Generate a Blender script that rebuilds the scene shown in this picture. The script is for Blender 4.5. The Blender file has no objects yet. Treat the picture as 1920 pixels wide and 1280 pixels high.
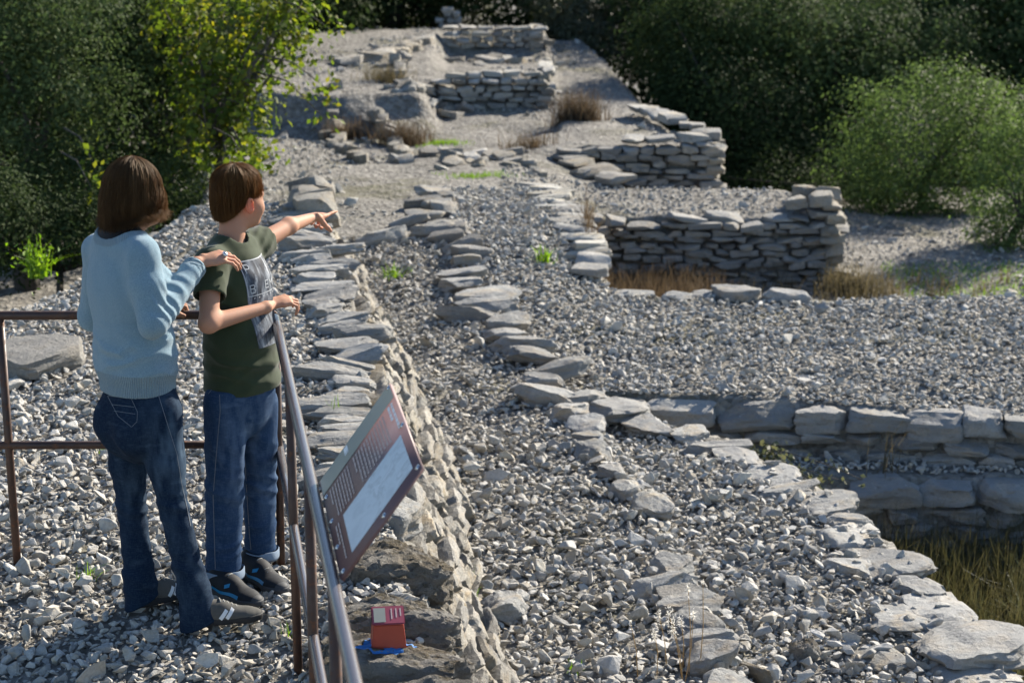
import bpy, bmesh, math, random
import numpy as np
from mathutils import Vector, Matrix, Euler
from mathutils.bvhtree import BVHTree

# ------------------------------------------------------------------ camera, world, sun, exposure
SC = bpy.context.scene
COL = SC.collection
FPX = 3733.0; PITCH = math.radians(15.0); CAMZ = 2.73       # focal length in photo pixels, tilt, eye height
cam_d = bpy.data.cameras.new('camera'); cam = bpy.data.objects.new('camera', cam_d); COL.objects.link(cam)
cam.location = (0, 0, CAMZ); cam.rotation_euler = (math.pi/2 - PITCH, 0, 0)
cam_d.sensor_width = 36.0; cam_d.lens = 36.0*FPX/1920.0; cam_d.clip_start = 0.1; cam_d.clip_end = 2000
cam_d.dof.use_dof = True; cam_d.dof.focus_distance = 6.9; cam_d.dof.aperture_fstop = 4.8
SC.camera = cam
SUN_EL = math.radians(27); SUN_AZ = math.radians(40)         # azimuth from +Y (away) towards +X (right)
wd = bpy.data.worlds.new('World'); SC.world = wd; wd.use_nodes = True
wn = wd.node_tree; bg = wn.nodes['Background']
sky = wn.nodes.new('ShaderNodeTexSky'); sky.sky_type = 'NISHITA'; sky.sun_disc = False
sky.sun_elevation = SUN_EL; sky.sun_rotation = SUN_AZ; sky.air_density = 1.0; sky.dust_density = 0.2; sky.ozone_density = 2.2
wn.links.new(sky.outputs[0], bg.inputs[0]); bg.inputs[1].default_value = 0.08
to_sun = Vector((math.cos(SUN_EL)*math.sin(SUN_AZ), math.cos(SUN_EL)*math.cos(SUN_AZ), math.sin(SUN_EL)))
sl = bpy.data.lights.new('sun', 'SUN'); so = bpy.data.objects.new('sun', sl); COL.objects.link(so)
sl.energy = 5.0; sl.angle = math.radians(0.55); sl.color = (1.0, 0.91, 0.77)
so.location = to_sun*60; so.rotation_euler = (-to_sun).to_track_quat('-Z', 'Y').to_euler()
SC.view_settings.view_transform = 'Standard'; SC.view_settings.look = 'None'
SC.view_settings.exposure = 1.36; SC.view_settings.gamma = 1.0; SC.view_settings.use_curve_mapping = False
SC.cycles.use_denoising = True
SC.cycles.max_bounces = 6; SC.cycles.diffuse_bounces = 3; SC.cycles.glossy_bounces = 2
SC.cycles.transmission_bounces = 3; SC.cycles.transparent_max_bounces = 6
SC.cycles.use_adaptive_sampling = True; SC.cycles.adaptive_threshold = 0.015

# ------------------------------------------------------------------ helpers
rng = np.random.default_rng(11)
random.seed(11)

def at(px, py, Y=None, z=None):
    """a real place: the point at depth Y (or height z) seen at pixel (px,py) of the 1920x1280 photograph"""
    u = (px-960)/FPX; v = (640-py)/FPX
    d = np.array([u, math.cos(PITCH)+v*math.sin(PITCH), -math.sin(PITCH)+v*math.cos(PITCH)])
    t = (z-CAMZ)/d[2] if Y is None else Y/d[1]
    return np.array([0, 0, CAMZ]) + t*d

def _hash(ix, iy, iz, seed):
    h = (ix*374761393 + iy*668265263 + iz*2147483647 + seed*974634777) & 0xFFFFFFFF
    h = ((h ^ (h >> 13))*1274126177) & 0xFFFFFFFF
    h = h ^ (h >> 16)
    return (h & 0xFFFF)/65535.0
def noise3(x, y, z, seed=0):
    x, y, z = np.broadcast_arrays(np.asarray(x, float), np.asarray(y, float), np.asarray(z, float))
    xi = np.floor(x).astype(np.int64); yi = np.floor(y).astype(np.int64); zi = np.floor(z).astype(np.int64)
    fx = x-xi; fy = y-yi; fz = z-zi
    fx = fx*fx*(3-2*fx); fy = fy*fy*(3-2*fy); fz = fz*fz*(3-2*fz)
    r = 0
    for a in (0, 1):
        wa = fx if a else 1-fx
        for b in (0, 1):
            wb = fy if b else 1-fy
            for c in (0, 1):
                wc = fz if c else 1-fz
                r = r + wa*wb*wc*_hash(xi+a, yi+b, zi+c, seed)
    return r*2-1
def fbm(x, y, z, seed=0, oct=3):
    r = 0; a = 1.0; s = 1.0; t = 0
    for o in range(oct):
        r = r + a*noise3(x*s, y*s, z*s, seed+o*17); t += a; a *= .5; s *= 2.03
    return r/t
def sstep(a, b, x):
    t = np.clip((x-a)/(b-a), 0, 1); return t*t*(3-2*t)

def fast_mesh(name, V, Fs):
    """V (n,3); Fs a list of int arrays (m,k) of faces"""
    me = bpy.data.meshes.new(name)
    V = np.ascontiguousarray(V, dtype=np.float32)
    Fs = [np.asarray(f, dtype=np.int32) for f in (Fs if isinstance(Fs, list) else [Fs])]
    Fs = [f for f in Fs if len(f)]
    me.vertices.add(len(V)); me.vertices.foreach_set('co', V.ravel())
    loops = np.concatenate([f.ravel() for f in Fs]); tot = np.concatenate([np.full(len(f), f.shape[1], np.int32) for f in Fs])
    start = np.concatenate([[0], np.cumsum(tot)[:-1]]).astype(np.int32)
    me.loops.add(len(loops)); me.loops.foreach_set('vertex_index', loops)
    me.polygons.add(len(tot)); me.polygons.foreach_set('loop_start', start)
    try: me.polygons.foreach_set('loop_total', tot)
    except Exception: pass
    me.update(calc_edges=True); me.validate()
    return me
def link(name, me, mat=None, parent=None, smooth=False, loc=None):
    o = bpy.data.objects.new(name, me); COL.objects.link(o)
    if mat is not None:
        me.materials.clear(); me.materials.append(mat)
    if smooth: me.polygons.foreach_set('use_smooth', np.ones(len(me.polygons), bool))
    if parent is not None:
        o.parent = parent
        if loc is None: o.location = -Vector(parent.location)      # meshes are written in world coordinates
    if loc is not None: o.location = loc
    return o
def tag(o, label=None, cat=None, group=None, kind=None):
    if label: o['label'] = label
    if cat: o['category'] = cat
    if group: o['group'] = group
    if kind: o['kind'] = kind
    return o
def empty(name, loc):
    o = bpy.data.objects.new(name, None); COL.objects.link(o); o.location = Vector(loc); o.empty_display_size = .1
    return o

class MB:
    """collects tubes, boxes and quads, in world coordinates"""
    def __init__(s): s.V = []; s.Q = []; s.T = []; s.n = 0
    def add(s, V, Q=(), T=()):
        V = np.asarray(V, float); s.V.append(V)
        if len(Q): s.Q.append(np.asarray(Q)+s.n)
        if len(T): s.T.append(np.asarray(T)+s.n)
        s.n += len(V); return s
    def tube(s, pts, rad, seg=10, cap=True):
        pts = np.asarray(pts, float); n = len(pts); rad = np.broadcast_to(np.asarray(rad, float), (n,))
        tg = np.gradient(pts, axis=0); tg /= np.linalg.norm(tg, axis=1)[:, None]+1e-12
        ref = np.array([0, 0, 1.]) if abs(tg[0][2]) < .9 else np.array([1., 0, 0])
        V = []
        for i in range(n):
            a = np.cross(tg[i], ref); a /= np.linalg.norm(a)+1e-12; b = np.cross(tg[i], a); ref = np.cross(a, tg[i]) if True else ref
            th = np.arange(seg)*2*math.pi/seg
            V.append(pts[i]+rad[i]*(np.cos(th)[:, None]*a+np.sin(th)[:, None]*b))
        V = np.concatenate(V); i = np.arange(n-1)[:, None]*seg; k = np.arange(seg)[None, :]; k2 = (k+1) % seg
        Q = np.stack([i+k, i+k2, i+seg+k2, i+seg+k], -1).reshape(-1, 4)
        if cap:
            m = len(V); V = np.concatenate([V, pts[:1], pts[-1:]]); kk = np.arange(seg)
            T = np.concatenate([np.stack([np.full(seg, m), (kk+1) % seg, kk], -1), np.stack([np.full(seg, m+1), (n-1)*seg+kk, (n-1)*seg+(kk+1) % seg], -1)])
            return s.add(V, Q, T)
        return s.add(V, Q)
    def box(s, c, ax, size):
        c = np.asarray(c, float); ax = np.asarray(ax, float); h = np.asarray(size, float)/2
        V = [c+sx*h[0]*ax[0]+sy*h[1]*ax[1]+sz*h[2]*ax[2] for sx in (-1, 1) for sy in (-1, 1) for sz in (-1, 1)]
        return s.add(V, [(0, 1, 3, 2), (4, 6, 7, 5), (0, 4, 5, 1), (2, 3, 7, 6), (0, 2, 6, 4), (1, 5, 7, 3)])
    def quad(s, a, b, c, d): return s.add([a, b, c, d], [(0, 1, 2, 3)])
    def mesh(s, name):
        V = np.concatenate(s.V); F = []
        if s.Q: F.append(np.concatenate(s.Q))
        if s.T: F.append(np.concatenate(s.T))
        return fast_mesh(name, V, F)
    def build(s, name, mat, parent=None, smooth=False): return link(name, s.mesh(name), mat, parent, smooth)

# ------------------------------------------------------------------ materials
class NT:
    def __init__(s, name):
        s.m = bpy.data.materials.new(name); s.m.use_nodes = True; s.t = s.m.node_tree; s.p = s.t.nodes['Principled BSDF']; s.out = s.t.nodes['Material Output']
    def n(s, typ, **kw):
        nd = s.t.nodes.new(typ)
        for k, v in kw.items():
            if k.startswith('_'): nd.inputs[k[1:].replace('_', ' ')].default_value = v
            else: setattr(nd, k, v)
        return nd
    def l(s, a, b): s.t.links.new(a, b)
    def coords(s, scatter=True):
        tc = s.n('ShaderNodeTexCoord')
        if not scatter: return tc.outputs['Object']
        oi = s.n('ShaderNodeObjectInfo'); mu = s.n('ShaderNodeMath', operation='MULTIPLY'); mu.inputs[1].default_value = 37.0
        s.l(oi.outputs['Random'], mu.inputs[0]); ad = s.n('ShaderNodeVectorMath', operation='ADD'); s.l(tc.outputs['Object'], ad.inputs[0]); s.l(mu.outputs[0], ad.inputs[1])
        return ad.outputs[0]
    def geo(s): return s.n('ShaderNodeNewGeometry').outputs['Position']
    def noise(s, co, scale, detail=4, rough=.55, dist=0.0):
        nd = s.n('ShaderNodeTexNoise'); nd.inputs['Scale'].default_value = scale; nd.inputs['Detail'].default_value = detail
        nd.inputs['Roughness'].default_value = rough; nd.inputs['Distortion'].default_value = dist; s.l(co, nd.inputs['Vector']); return nd.outputs['Fac']
    def ramp(s, fac, stops, interp='LINEAR'):
        r = s.n('ShaderNodeValToRGB'); r.color_ramp.interpolation = interp; el = r.color_ramp.elements
        while len(el) < len(stops): el.new(.5)
        for e, (p, c) in zip(el, stops):
            e.position = p; e.color = (*c, 1) if len(c) == 3 else c
        s.l(fac, r.inputs[0]); return r.outputs[0]
    def fac(s, f, a, b):
        m = s.n('ShaderNodeMapRange'); m.inputs[1].default_value = a; m.inputs[2].default_value = b; s.l(f, m.inputs[0]); return m.outputs[0]
    def mix(s, f, a, b, mode='MIX'):
        m = s.n('ShaderNodeMix', data_type='RGBA', blend_type=mode)
        for sock, v in ((m.inputs[0], f), (m.inputs[6], a), (m.inputs[7], b)):
            if isinstance(v, (int, float)): sock.default_value = v
            elif isinstance(v, tuple): sock.default_value = (*v, 1)
            else: s.l(v, sock)
        return m.outputs[2]
    def math(s, op, a, b=0.0):
        m = s.n('ShaderNodeMath', operation=op)
        for sock, v in ((m.inputs[0], a), (m.inputs[1], b)):
            if isinstance(v, (int, float)): sock.default_value = v
            else: s.l(v, sock)
        return m.outputs[0]
    def bump(s, h, strength=.5, dist=.01, prev=None):
        b = s.n('ShaderNodeBump'); b.inputs['Strength'].default_value = strength; b.inputs['Distance'].default_value = dist; s.l(h, b.inputs['Height'])
        if prev is not None: s.l(prev, b.inputs['Normal'])
        return b.outputs[0]
    def done(s, col=None, rough=None, normal=None, spec=None, metal=None):
        p = s.p
        for key, v in (('Base Color', col), ('Roughness', rough), ('Normal', normal), ('Specular IOR Level', spec), ('Metallic', metal)):
            if v is None: continue
            if isinstance(v, (int, float)): p.inputs[key].default_value = v
            elif isinstance(v, tuple): p.inputs[key].default_value = (*v, 1)
            else: s.l(v, p.inputs[key])
        return s.m

def stone_mat(name, cols, warm=(.40, .33, .23), lichen=.5, bump=.6, scale=9.0, moss=0.0):
    t = NT(name); co = t.coords(); oi = t.n('ShaderNodeObjectInfo').outputs['Random']
    base = t.ramp(t.noise(co, scale*.35, 5, .6), [(.25, cols[0]), (.5, cols[1]), (.75, cols[2])])
    base = t.mix(t.math('MULTIPLY', t.fac(t.noise(co, scale*.8, 4), .48, .70), .6), base, warm)
    v = t.fac(oi, 0, 1); hsv = t.n('ShaderNodeHueSaturation'); t.l(base, hsv.inputs['Color'])
    t.l(t.math('ADD', t.math('MULTIPLY', v, .5), .74), hsv.inputs['Value'])
    fr = t.math('FRACT', t.math('MULTIPLY', oi, 7.31)); t.l(t.math('ADD', t.math('MULTIPLY', fr, .8), .55), hsv.inputs['Saturation'])
    col = hsv.outputs[0]
    if lichen > 0:
        dk = t.fac(t.noise(co, scale*1.6, 6, .7), .58, .66); col = t.mix(t.math('MULTIPLY', dk, lichen), col, (.075, .07, .06))
        pl = t.fac(t.noise(co, scale*2.3, 3, .6), .66, .72); col = t.mix(t.math('MULTIPLY', pl, lichen*.8), col, (.52, .51, .46))
    g = t.geo(); n1 = t.bump(t.noise(co, scale*1.2, 8, .65), bump, .03); n2 = t.bump(t.noise(g, 42, 7, .68, .3), min(1, bump*1.1), .016, n1)
    col = t.mix(t.math('MULTIPLY', t.fac(t.noise(g, 75, 6, .7), .46, .62), .32), col, (.16, .155, .145))
    if moss:
        sx = t.n('ShaderNodeSeparateXYZ'); t.l(t.n('ShaderNodeNewGeometry').outputs['Normal'], sx.inputs[0])
        mk = t.math('MULTIPLY', t.fac(sx.outputs[2], .45, .85), t.fac(t.noise(g, 6.5, 6, .7), .44, .56)); col = t.mix(t.math('MULTIPLY', mk, moss), col, t.ramp(t.noise(g, 130, 4, .7), [(.35, (.03, .022, .013)), (.55, (.10, .075, .04)), (.7, (.24, .19, .10))]))
        n2 = t.bump(t.noise(g, 95, 5, .7), 1.0, .02, n2)
    return t.done(col, .9, n2, .25)
GREY = [(.235, .235, .235), (.335, .33, .315), (.42, .41, .385)]
M = {}
M['gravel'] = stone_mat('gravel_stone', [(.28, .277, .268), (.385, .375, .35), (.48, .46, .42)], warm=(.44, .36, .25), lichen=.15, bump=.35, scale=2.0)
M['stone'] = stone_mat('wall_stone', [(.25, .25, .25), (.36, .35, .325), (.47, .45, .40)], lichen=.45, scale=3.0)
M['slab'] = stone_mat('slab_stone', [(.17, .175, .18), (.25, .25, .245), (.34, .335, .315)], warm=(.38, .31, .22), lichen=.5, scale=3.2)
M['old'] = stone_mat('lichen_stone', [(.17, .16, .145), (.27, .25, .22), (.36, .34, .30)], warm=(.25, .19, .11), lichen=.9, bump=1.0, scale=3.4, moss=.85)
M['shadow_wall'] = stone_mat('shaded_wall_stone', [(.16, .16, .158), (.235, .23, .22), (.31, .30, .28)], lichen=.5, scale=3.0)  # darker copy of the wall stone; the back walls' shade is in the colour
M['sunny'] = stone_mat('pale_stone', [(.20, .192, .175), (.29, .272, .238), (.38, .355, .31)], warm=(.34, .26, .16), lichen=.5, bump=.8, scale=3.0)

def ground_mat():
    t = NT('ground_soil'); g = t.geo()
    c1 = t.ramp(t.noise(g, 1.3, 6, .6), [(.3, (.092, .08, .062)), (.5, (.155, .138, .112)), (.7, (.225, .205, .172))])
    vo = t.n('ShaderNodeTexVoronoi'); vo.inputs['Scale'].default_value = 26; t.l(g, vo.inputs['Vector'])
    cell = t.ramp(vo.outputs['Color'], [(.2, (.13, .128, .122)), (.55, (.24, .235, .225)), (.9, (.37, .36, .34))])
    col = t.mix(.55, c1, cell); gr = t.fac(t.noise(g, .8, 5, .6), .56, .66)
    col = t.mix(t.math('MULTIPLY', gr, .55), col, (.10, .095, .045))
    n = t.bump(vo.outputs['Distance'], .9, .02); n = t.bump(t.noise(g, 9, 8, .7), .8, .04, n)
    return t.done(col, .95, n, .15)
M['ground'] = ground_mat()

def simple(name, col, rough=.6, spec=.4, metal=0.0, var=.15, scale=30, bump=0.0):
    t = NT(name); co = t.coords(False); n = t.noise(co, scale, 4)
    c = t.mix(n, tuple(x*(1-var) for x in col), tuple(min(1, x*(1+var)) for x in col))
    return t.done(c, rough, t.bump(n, bump, .004) if bump else None, spec, metal)
def rust_mat(name, a, b, rough, metal, spots):
    t = NT(name); g = t.geo(); n = t.noise(g, 34, 7, .7); n2 = t.noise(g, 7, 4)
    col = t.mix(t.fac(n2, .35, .65), a, b); col = t.mix(t.math('MULTIPLY', t.fac(n, .55, .68), spots), col, (.19, .075, .03))
    r = t.math('ADD', t.math('MULTIPLY', t.fac(n, .45, .65), .35), rough)
    return t.done(col, r, t.bump(n, .25, .002), .5, metal)
M['rail'] = simple('worn_steel_rail', (.15, .128, .128), .27, .5, .6, .18, 9, 0)
M['post'] = rust_mat('rusty_post', (.042, .022, .017), (.075, .038, .026), .45, .2, .7)
M['panel_red'] = simple('sign_oxide_red', (.155, .088, .088), .5, .5, 0, .08)
M['panel_grey'] = simple('sign_grey_green', (.24, .25, .22), .3, .5, 0, .08)
M['print_white'] = simple('print_white', (.74, .76, .78), .4, .4, 0, .04)
M['print_text'] = simple('print_text', (.40, .31, .305), .4, .4, 0, .04)
M['bolt'] = simple('bolt_steel', (.5, .5, .52), .25, .5, .9, .05)
M['box_red'] = simple('box_red', (.36, .06, .035), .42, .45, 0, .2, 22, .05)
M['lid_red'] = simple('lid_maroon', (.24, .05, .075), .35, .5, 0, .1)
M['blue_paint'] = simple('blue_paint', (.03, .15, .40), .7, .3, 0, .25, 60)
# ------------------------------------------------------------------ terrain
WY = np.array([3.0, 5.86, 6.62, 7.47, 8.52, 10.2, 12.0, 13.2, 14.4]); WX = np.array([.12, -.16, -.27, -.40, -.54, -.68, -.99, -1.22, -1.40])
def xw(y): return np.interp(y, WY, WX)                                # outer top edge of the long wall
def woff(y): return np.interp(y, [5, 7, 9.2, 10, 11.6, 13, 14.4], [.46, .46, .40, .36, .30, .20, .08])
RY = np.array([4.0, 6.5, 7.83, 8.86, 10.0, 10.92, 11.15, 11.35, 11.6]); RX = np.array([2.35, 2.25, 2.13, 2.03, 1.70, 1.26, .92, .58, .36])
def xr(y): return np.interp(y, RY, RX)                                # right rim of the middle gravel
GY = np.array([4.0, 6.6, 7.6, 8.81, 10.15, 11.22, 12.3, 13.4, 14.6, 16.3]); GX = np.array([1.35, 1.08, .97, .81, .66, .38, .14, -.2, -.45, -.60])
def xg(y): return np.interp(y, GY, GX)                                # low ridge of slabs
def zmid(y): return np.interp(y, [4, 8, 11, 13, 14.5, 16, 19, 20.6], [-.80, -.76, -.68, -.54, -.36, -.36, -.5, -.6])
def crossy(x): return 11.62 - .17*(x-.45)                             # cross wall line
def lowy(x): return 10.84 - .05*(x-2.2)                               # lower wall line
def soft(d, w=.07): return sstep(-w, w, d)
def terrain(x, y):
    x = np.asarray(x, float); y = np.asarray(y, float)
    x, y = np.broadcast_arrays(x, y)
    big = fbm(x*.25, y*.25, 0*x, 3)*.10
    # middle gravel, stepping down a little right of the ridge
    z = zmid(y) - .09*soft(x-xg(y)-.02)*sstep(13.5, 11.5, y)
    # upper gravel terrace
    zt = np.interp(y, [11.4, 13.8, 15], [-.72, -.63, -.60])
    z = z + (zt-z)*sstep(.1, .9, x)*soft(y-11.3, .3)
    # dirt beyond, to the right terraces
    yb = y+.45*fbm(x*.9, y*.9, 0*x, 77)+.12*fbm(x*4, y*4, 0*x, 78)
    zs = np.interp(y, [14, 16, 18, 19, 20.9, 22.42, 22.56, 24, 26.02, 26.16, 27, 28.4, 34, 60, 120], [-.33, -.36, -.45, -.52, -.60, -.53, -.24, -.30, -.42, -.08, -.12, -.4, -1.2, -.8, 2.0])
    zd = np.interp(yb, [14, 16, 18, 19, 20.9, 21.5, 23, 26.2, 28, 34, 60, 120], [-.33, -.36, -.45, -.52, -.66, -.26, -.22, -.1, -.3, -1.2, -.8, 2.0])
    zd = zd+(zs-zd)*sstep(-1.05, -.75, x)
    z = z + (zd-z)*soft(y-14.6, .5)
    t2 = np.interp(y, [16.6, 18, 19.0, 19.2, 21.2, 24, 26, 28, 34], [-.67, -.63, -.6, -.45, -.5, -.48, -.42, -.42, -1.2])
    z = z + (t2-z)*np.where(y < 20.5, sstep(.0, .8, x), sstep(.40, .56, x))*soft(y-16.7, .1)
    # ledge and grassy pit, lower right
    inpit = soft(x-xr(y)-.10, .1)*soft(crossy(x)-.02-y, .06)
    zl = -1.55 + (.53)*soft(y-lowy(x)-.06, .06)
    z = z + (zl-z)*inpit
    # pit 1
    xl1 = np.interp(y, [13.8, 16.8], [.73, .38])
    p1 = soft(x-xl1-.05, .08)*soft(y-13.88, .08)*soft(16.72-y, .08)
    z = z + (-1.22-z)*p1
    # pit 2
    xl2 = np.interp(y, [17.9, 19.2], [1.0, .55]); p2 = soft(x-xl2-.05, .08)*soft(y-18.05, .1)*soft(19.15-y, .08)
    z = z + (-1.0-z)*p2
    # lower ground on the right side (path and bushes)
    zr = np.interp(y, [11, 18, 20, 24, 30, 60, 120], [-1.3, -1.24, -1.35, -1.7, -1.8, -1.0, 2.0]) + .05*fbm(x*1.1, y*1.1, 0*x, 9)
    xe = np.interp(y, [13.7, 13.9, 14.1, 16.7, 16.75, 17.9, 18.1, 19.15, 19.2, 20.5, 22, 24.0, 27.0, 30.0, 34.0], [5.2, 3.4, 2.2, 2.2, 2.70, 2.66, 2.1, 2.1, 1.9, 2.0, 1.85, 1.75, 1.5, 1.2, -3.0])
    xe = np.where(y < 13.7, 9.0, xe); wid = np.where(y < 16.6, .18, np.where(y < 20.3, .12, .5))
    rt = sstep(0, 1, (x-xe+wid)/(2*wid))
    z = z + (zr-z)*rt
    # far edge of the gravel terrace
    z = z + (np.minimum(z, -.95)-z)*soft(y-13.85-.02*(x-2), .12)*soft(x-2.2, .2)*soft(16.5-y, .2)
    # platform
    zp = np.interp(y, [3, 5.6, 6.6], [-.12, -.09, 0]) + 0*x
    onp = soft(xw(y)-.03-x, .05)*soft(14.05-y, .12)
    z = z + (zp-z)*onp
    # left of the platform the ground falls away
    xl = np.interp(y, [9.8, 10.8, 12, 14, 17, 22, 28], [-9, -2.95, -2.62, -2.42, -2.8, -3.1, -3.6])
    dl = soft(xl-x, .22); zl = np.interp(y, [9, 16, 22, 30, 60], [-.75, -.95, -.7, -.4, .3])
    z = z + (zl-z)*dl
    rough = .02*fbm(x*3.1, y*3.1, 0*x, 21) + .012*fbm(x*9, y*9, 0*x, 22)
    far = sstep(15, 40, np.hypot(x, y-10))
    return z + rough*1.2 + big*(.15+far*3)*sstep(13, 30, np.abs(y)+np.abs(x)*1.5)

def axis(lo, hi, step, far_lo, far_hi, g=1.22):
    a = list(np.arange(lo, hi+1e-6, step)); s = step
    while a[-1] < far_hi: s *= g; a.append(a[-1]+s)
    s = step; b = []
    p = lo
    while p > far_lo: s *= g; p -= s; b.append(p)
    return np.array(b[::-1]+a)
gx = axis(-3.6, 5.0, .055, -500, 500); gy = axis(4.6, 24.0, .06, -300, 700)
GXX, GYY = np.meshgrid(gx, gy, indexing='xy'); GZ = terrain(GXX, GYY)
nx_, ny_ = len(gx), len(gy); ii = np.arange(ny_-1)[:, None]*nx_+np.arange(nx_-1)[None, :]
gme = fast_mesh('ground', np.stack([GXX, GYY, GZ], -1).reshape(-1, 3), np.stack([ii, ii+1, ii+nx_+1, ii+nx_], -1).reshape(-1, 4))
ground = link('ground', gme, M['ground'], smooth=True); tag(ground, 'stony grey-brown soil of the ruined settlement', 'ground', kind='structure')

# ------------------------------------------------------------------ gravel
def hull_rock(seed, flat):
    r = np.random.default_rng(seed); bm = bmesh.new()
    k = r.integers(9, 15); P = r.normal(size=(k, 3)); P /= np.linalg.norm(P, axis=1)[:, None]; P *= r.uniform(.8, 1.0, (k, 1))
    P *= np.array([.5, .5*r.uniform(.5, .85), .5*flat*r.uniform(.75, 1.15)])
    for p in P: bm.verts.new(p)
    g = bmesh.ops.convex_hull(bm, input=bm.verts)
    bmesh.ops.delete(bm, geom=[e for e in g['geom_interior'] if isinstance(e, bmesh.types.BMVert)], context='VERTS')
    bmesh.ops.dissolve_limit(bm, angle_limit=math.radians(12), verts=bm.verts, edges=bm.edges)
    bmesh.ops.bevel(bm, geom=bm.edges[:], offset=.02, segments=1, affect='EDGES', profile=.6)
    me = bpy.data.meshes.new('pebble'); bm.to_mesh(me); bm.free(); me.materials.append(M['gravel']); return me
rock_col = bpy.data.collections.new('pebble_kinds')
for k in range(18):
    o = bpy.data.objects.new('pebble_%02d' % k, hull_rock(100+k, [.5, .68, .38][k % 3])); rock_col.objects.link(o)

def scatter_group(name, col):
    ng = bpy.data.node_groups.new(name, 'GeometryNodeTree')
    ng.interface.new_socket('Geometry', in_out='INPUT', socket_type='NodeSocketGeometry'); ng.interface.new_socket('Geometry', in_out='OUTPUT', socket_type='NodeSocketGeometry')
    N = ng.nodes; gi = N.new('NodeGroupInput'); go = N.new('NodeGroupOutput'); ip = N.new('GeometryNodeInstanceOnPoints')
    ci = N.new('GeometryNodeCollectionInfo'); ci.inputs['Collection'].default_value = col; ci.inputs['Separate Children'].default_value = True; ci.inputs['Reset Children'].default_value = True
    def attr(nm, ty):
        a = N.new('GeometryNodeInputNamedAttribute'); a.data_type = ty; a.inputs['Name'].default_value = nm; return a.outputs['Attribute']
    L = ng.links
    L.new(gi.outputs[0], ip.inputs['Points']); L.new(ci.outputs[0], ip.inputs['Instance']); ip.inputs['Pick Instance'].default_value = True
    L.new(attr('idx', 'INT'), ip.inputs['Instance Index'])
    er = N.new('FunctionNodeEulerToRotation'); L.new(attr('rot', 'FLOAT_VECTOR'), er.inputs[0]); L.new(er.outputs[0], ip.inputs['Rotation'])
    L.new(attr('scl', 'FLOAT_VECTOR'), ip.inputs['Scale']); L.new(ip.outputs[0], go.inputs[0])
    return ng
NG_ROCK = scatter_group('scatter_pebbles', rock_col)
def scatter(name, P, rot, scl, idx, ng, label, cat):
    me = bpy.data.meshes.new(name); me.vertices.add(len(P)); me.vertices.foreach_set('co', np.asarray(P, np.float32).ravel())
    for nm, ty, dat, key in (('rot', 'FLOAT_VECTOR', rot, 'vector'), ('scl', 'FLOAT_VECTOR', scl, 'vector'), ('idx', 'INT', idx, 'value')):
        a = me.attributes.new(nm, ty, 'POINT'); a.data.foreach_set(key, np.asarray(dat, np.float32 if ty != 'INT' else np.int32).ravel())
    o = bpy.data.objects.new(name, me); COL.objects.link(o); md = o.modifiers.new('scatter', 'NODES'); md.node_group = ng
    return tag(o, label, cat, kind='stuff')

AVOID = [(-1.03, 6.43, .17), (-.92, 6.43, .15), (-1.25, 6.56, .17), (-1.12, 6.6, .15), (-.95, 6.63, .17), (-.82, 6.72, .17), (-.9, 6.6, .12)]   # feet: only low stones there
def gravel(name, label, x0, x1, y0, y1, mask, layers, seed):
    r = np.random.default_rng(seed); Ps = []; S = []
    for cell, smin, smax, lift, keep in layers:
        X, Y = np.meshgrid(np.arange(x0, x1, cell), np.arange(y0, y1, cell)); X = X.ravel()+r.uniform(-.6, .6, X.size)*cell; Y = Y.ravel()+r.uniform(-.6, .6, Y.size)*cell
        k = mask(X, Y) & (r.random(X.size) < keep); X = X[k]; Y = Y[k]
        s = smin + (smax-smin)*r.random(X.size)**1.8
        if smax > .09:
            for ax_, ay_, ar_ in AVOID:
                k = np.hypot(X-ax_, Y-ay_) > ar_; X, Y, s = X[k], Y[k], s[k]
        e = .02; Z = terrain(X, Y); gx_ = np.abs(terrain(X+e, Y)-Z)+np.abs(terrain(X, Y+e)-Z)
        ok = gx_ < .035; X, Y, Z, s = X[ok], Y[ok], Z[ok], s[ok]
        Ps.append(np.stack([X, Y, Z+lift*s+r.uniform(-.004, .006, X.size)], -1)); S.append(s)
    P = np.concatenate(Ps); s = np.concatenate(S); n = len(P)
    rot = np.stack([r.normal(0, .38, n), r.normal(0, .38, n), r.uniform(0, 6.283, n)], -1)
    tumbled = r.random(n) < .18; rot[tumbled, 0] += r.uniform(-1.4, 1.4, tumbled.sum())
    scl = s[:, None]*np.stack([r.uniform(.85, 1.25, n), r.uniform(.8, 1.1, n), r.uniform(.75, 1.15, n)], -1)
    return scatter(name, P, rot, scl, r.integers(0, 18, n), NG_ROCK, label, 'gravel')
def on_platform(x, y):
    xl = np.interp(y, [9.8, 10.8, 12, 14], [-9, -3.05, -2.7, -2.5])
    return (x < xw(y)-.06) & (x > xl) & (y < 14.0)
def on_mid(x, y): return (x > xw(y)+woff(y)-.02) & (np.where(y < 11.45, x < xr(y)-.05, x < .95)) & (y < 14.45)
def on_terr(x, y): return (x > .6) & (y > crossy(x)+.05) & (y < 13.72)
def on_strip(x, y): return (x > xg(y)) & (x < np.interp(y, [14, 16.8], [.64, .34])) & (y > 13.9) & (y < 16.6)
NEAR = [(.038, .036, .072, .26, 1.0), (.027, .018, .036, .3, .9), (.080, .060, .105, .34, .45), (.26, .10, .17, .2, .28)]
MIDN = [(.044, .040, .088, .26, 1.0), (.029, .018, .038, .3, .85), (.090, .070, .130, .34, .45), (.28, .11, .19, .2, .30)]
FARL = [(.038, .036, .070, .24, 1.0), (.085, .058, .098, .26, .40), (.34, .10, .16, .2, .22)]
gravel('gravel', 'angular grey gravel on the raised platform where the people stand', -3.4, .3, 4.9, 9.3, on_platform, NEAR, 1)
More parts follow.
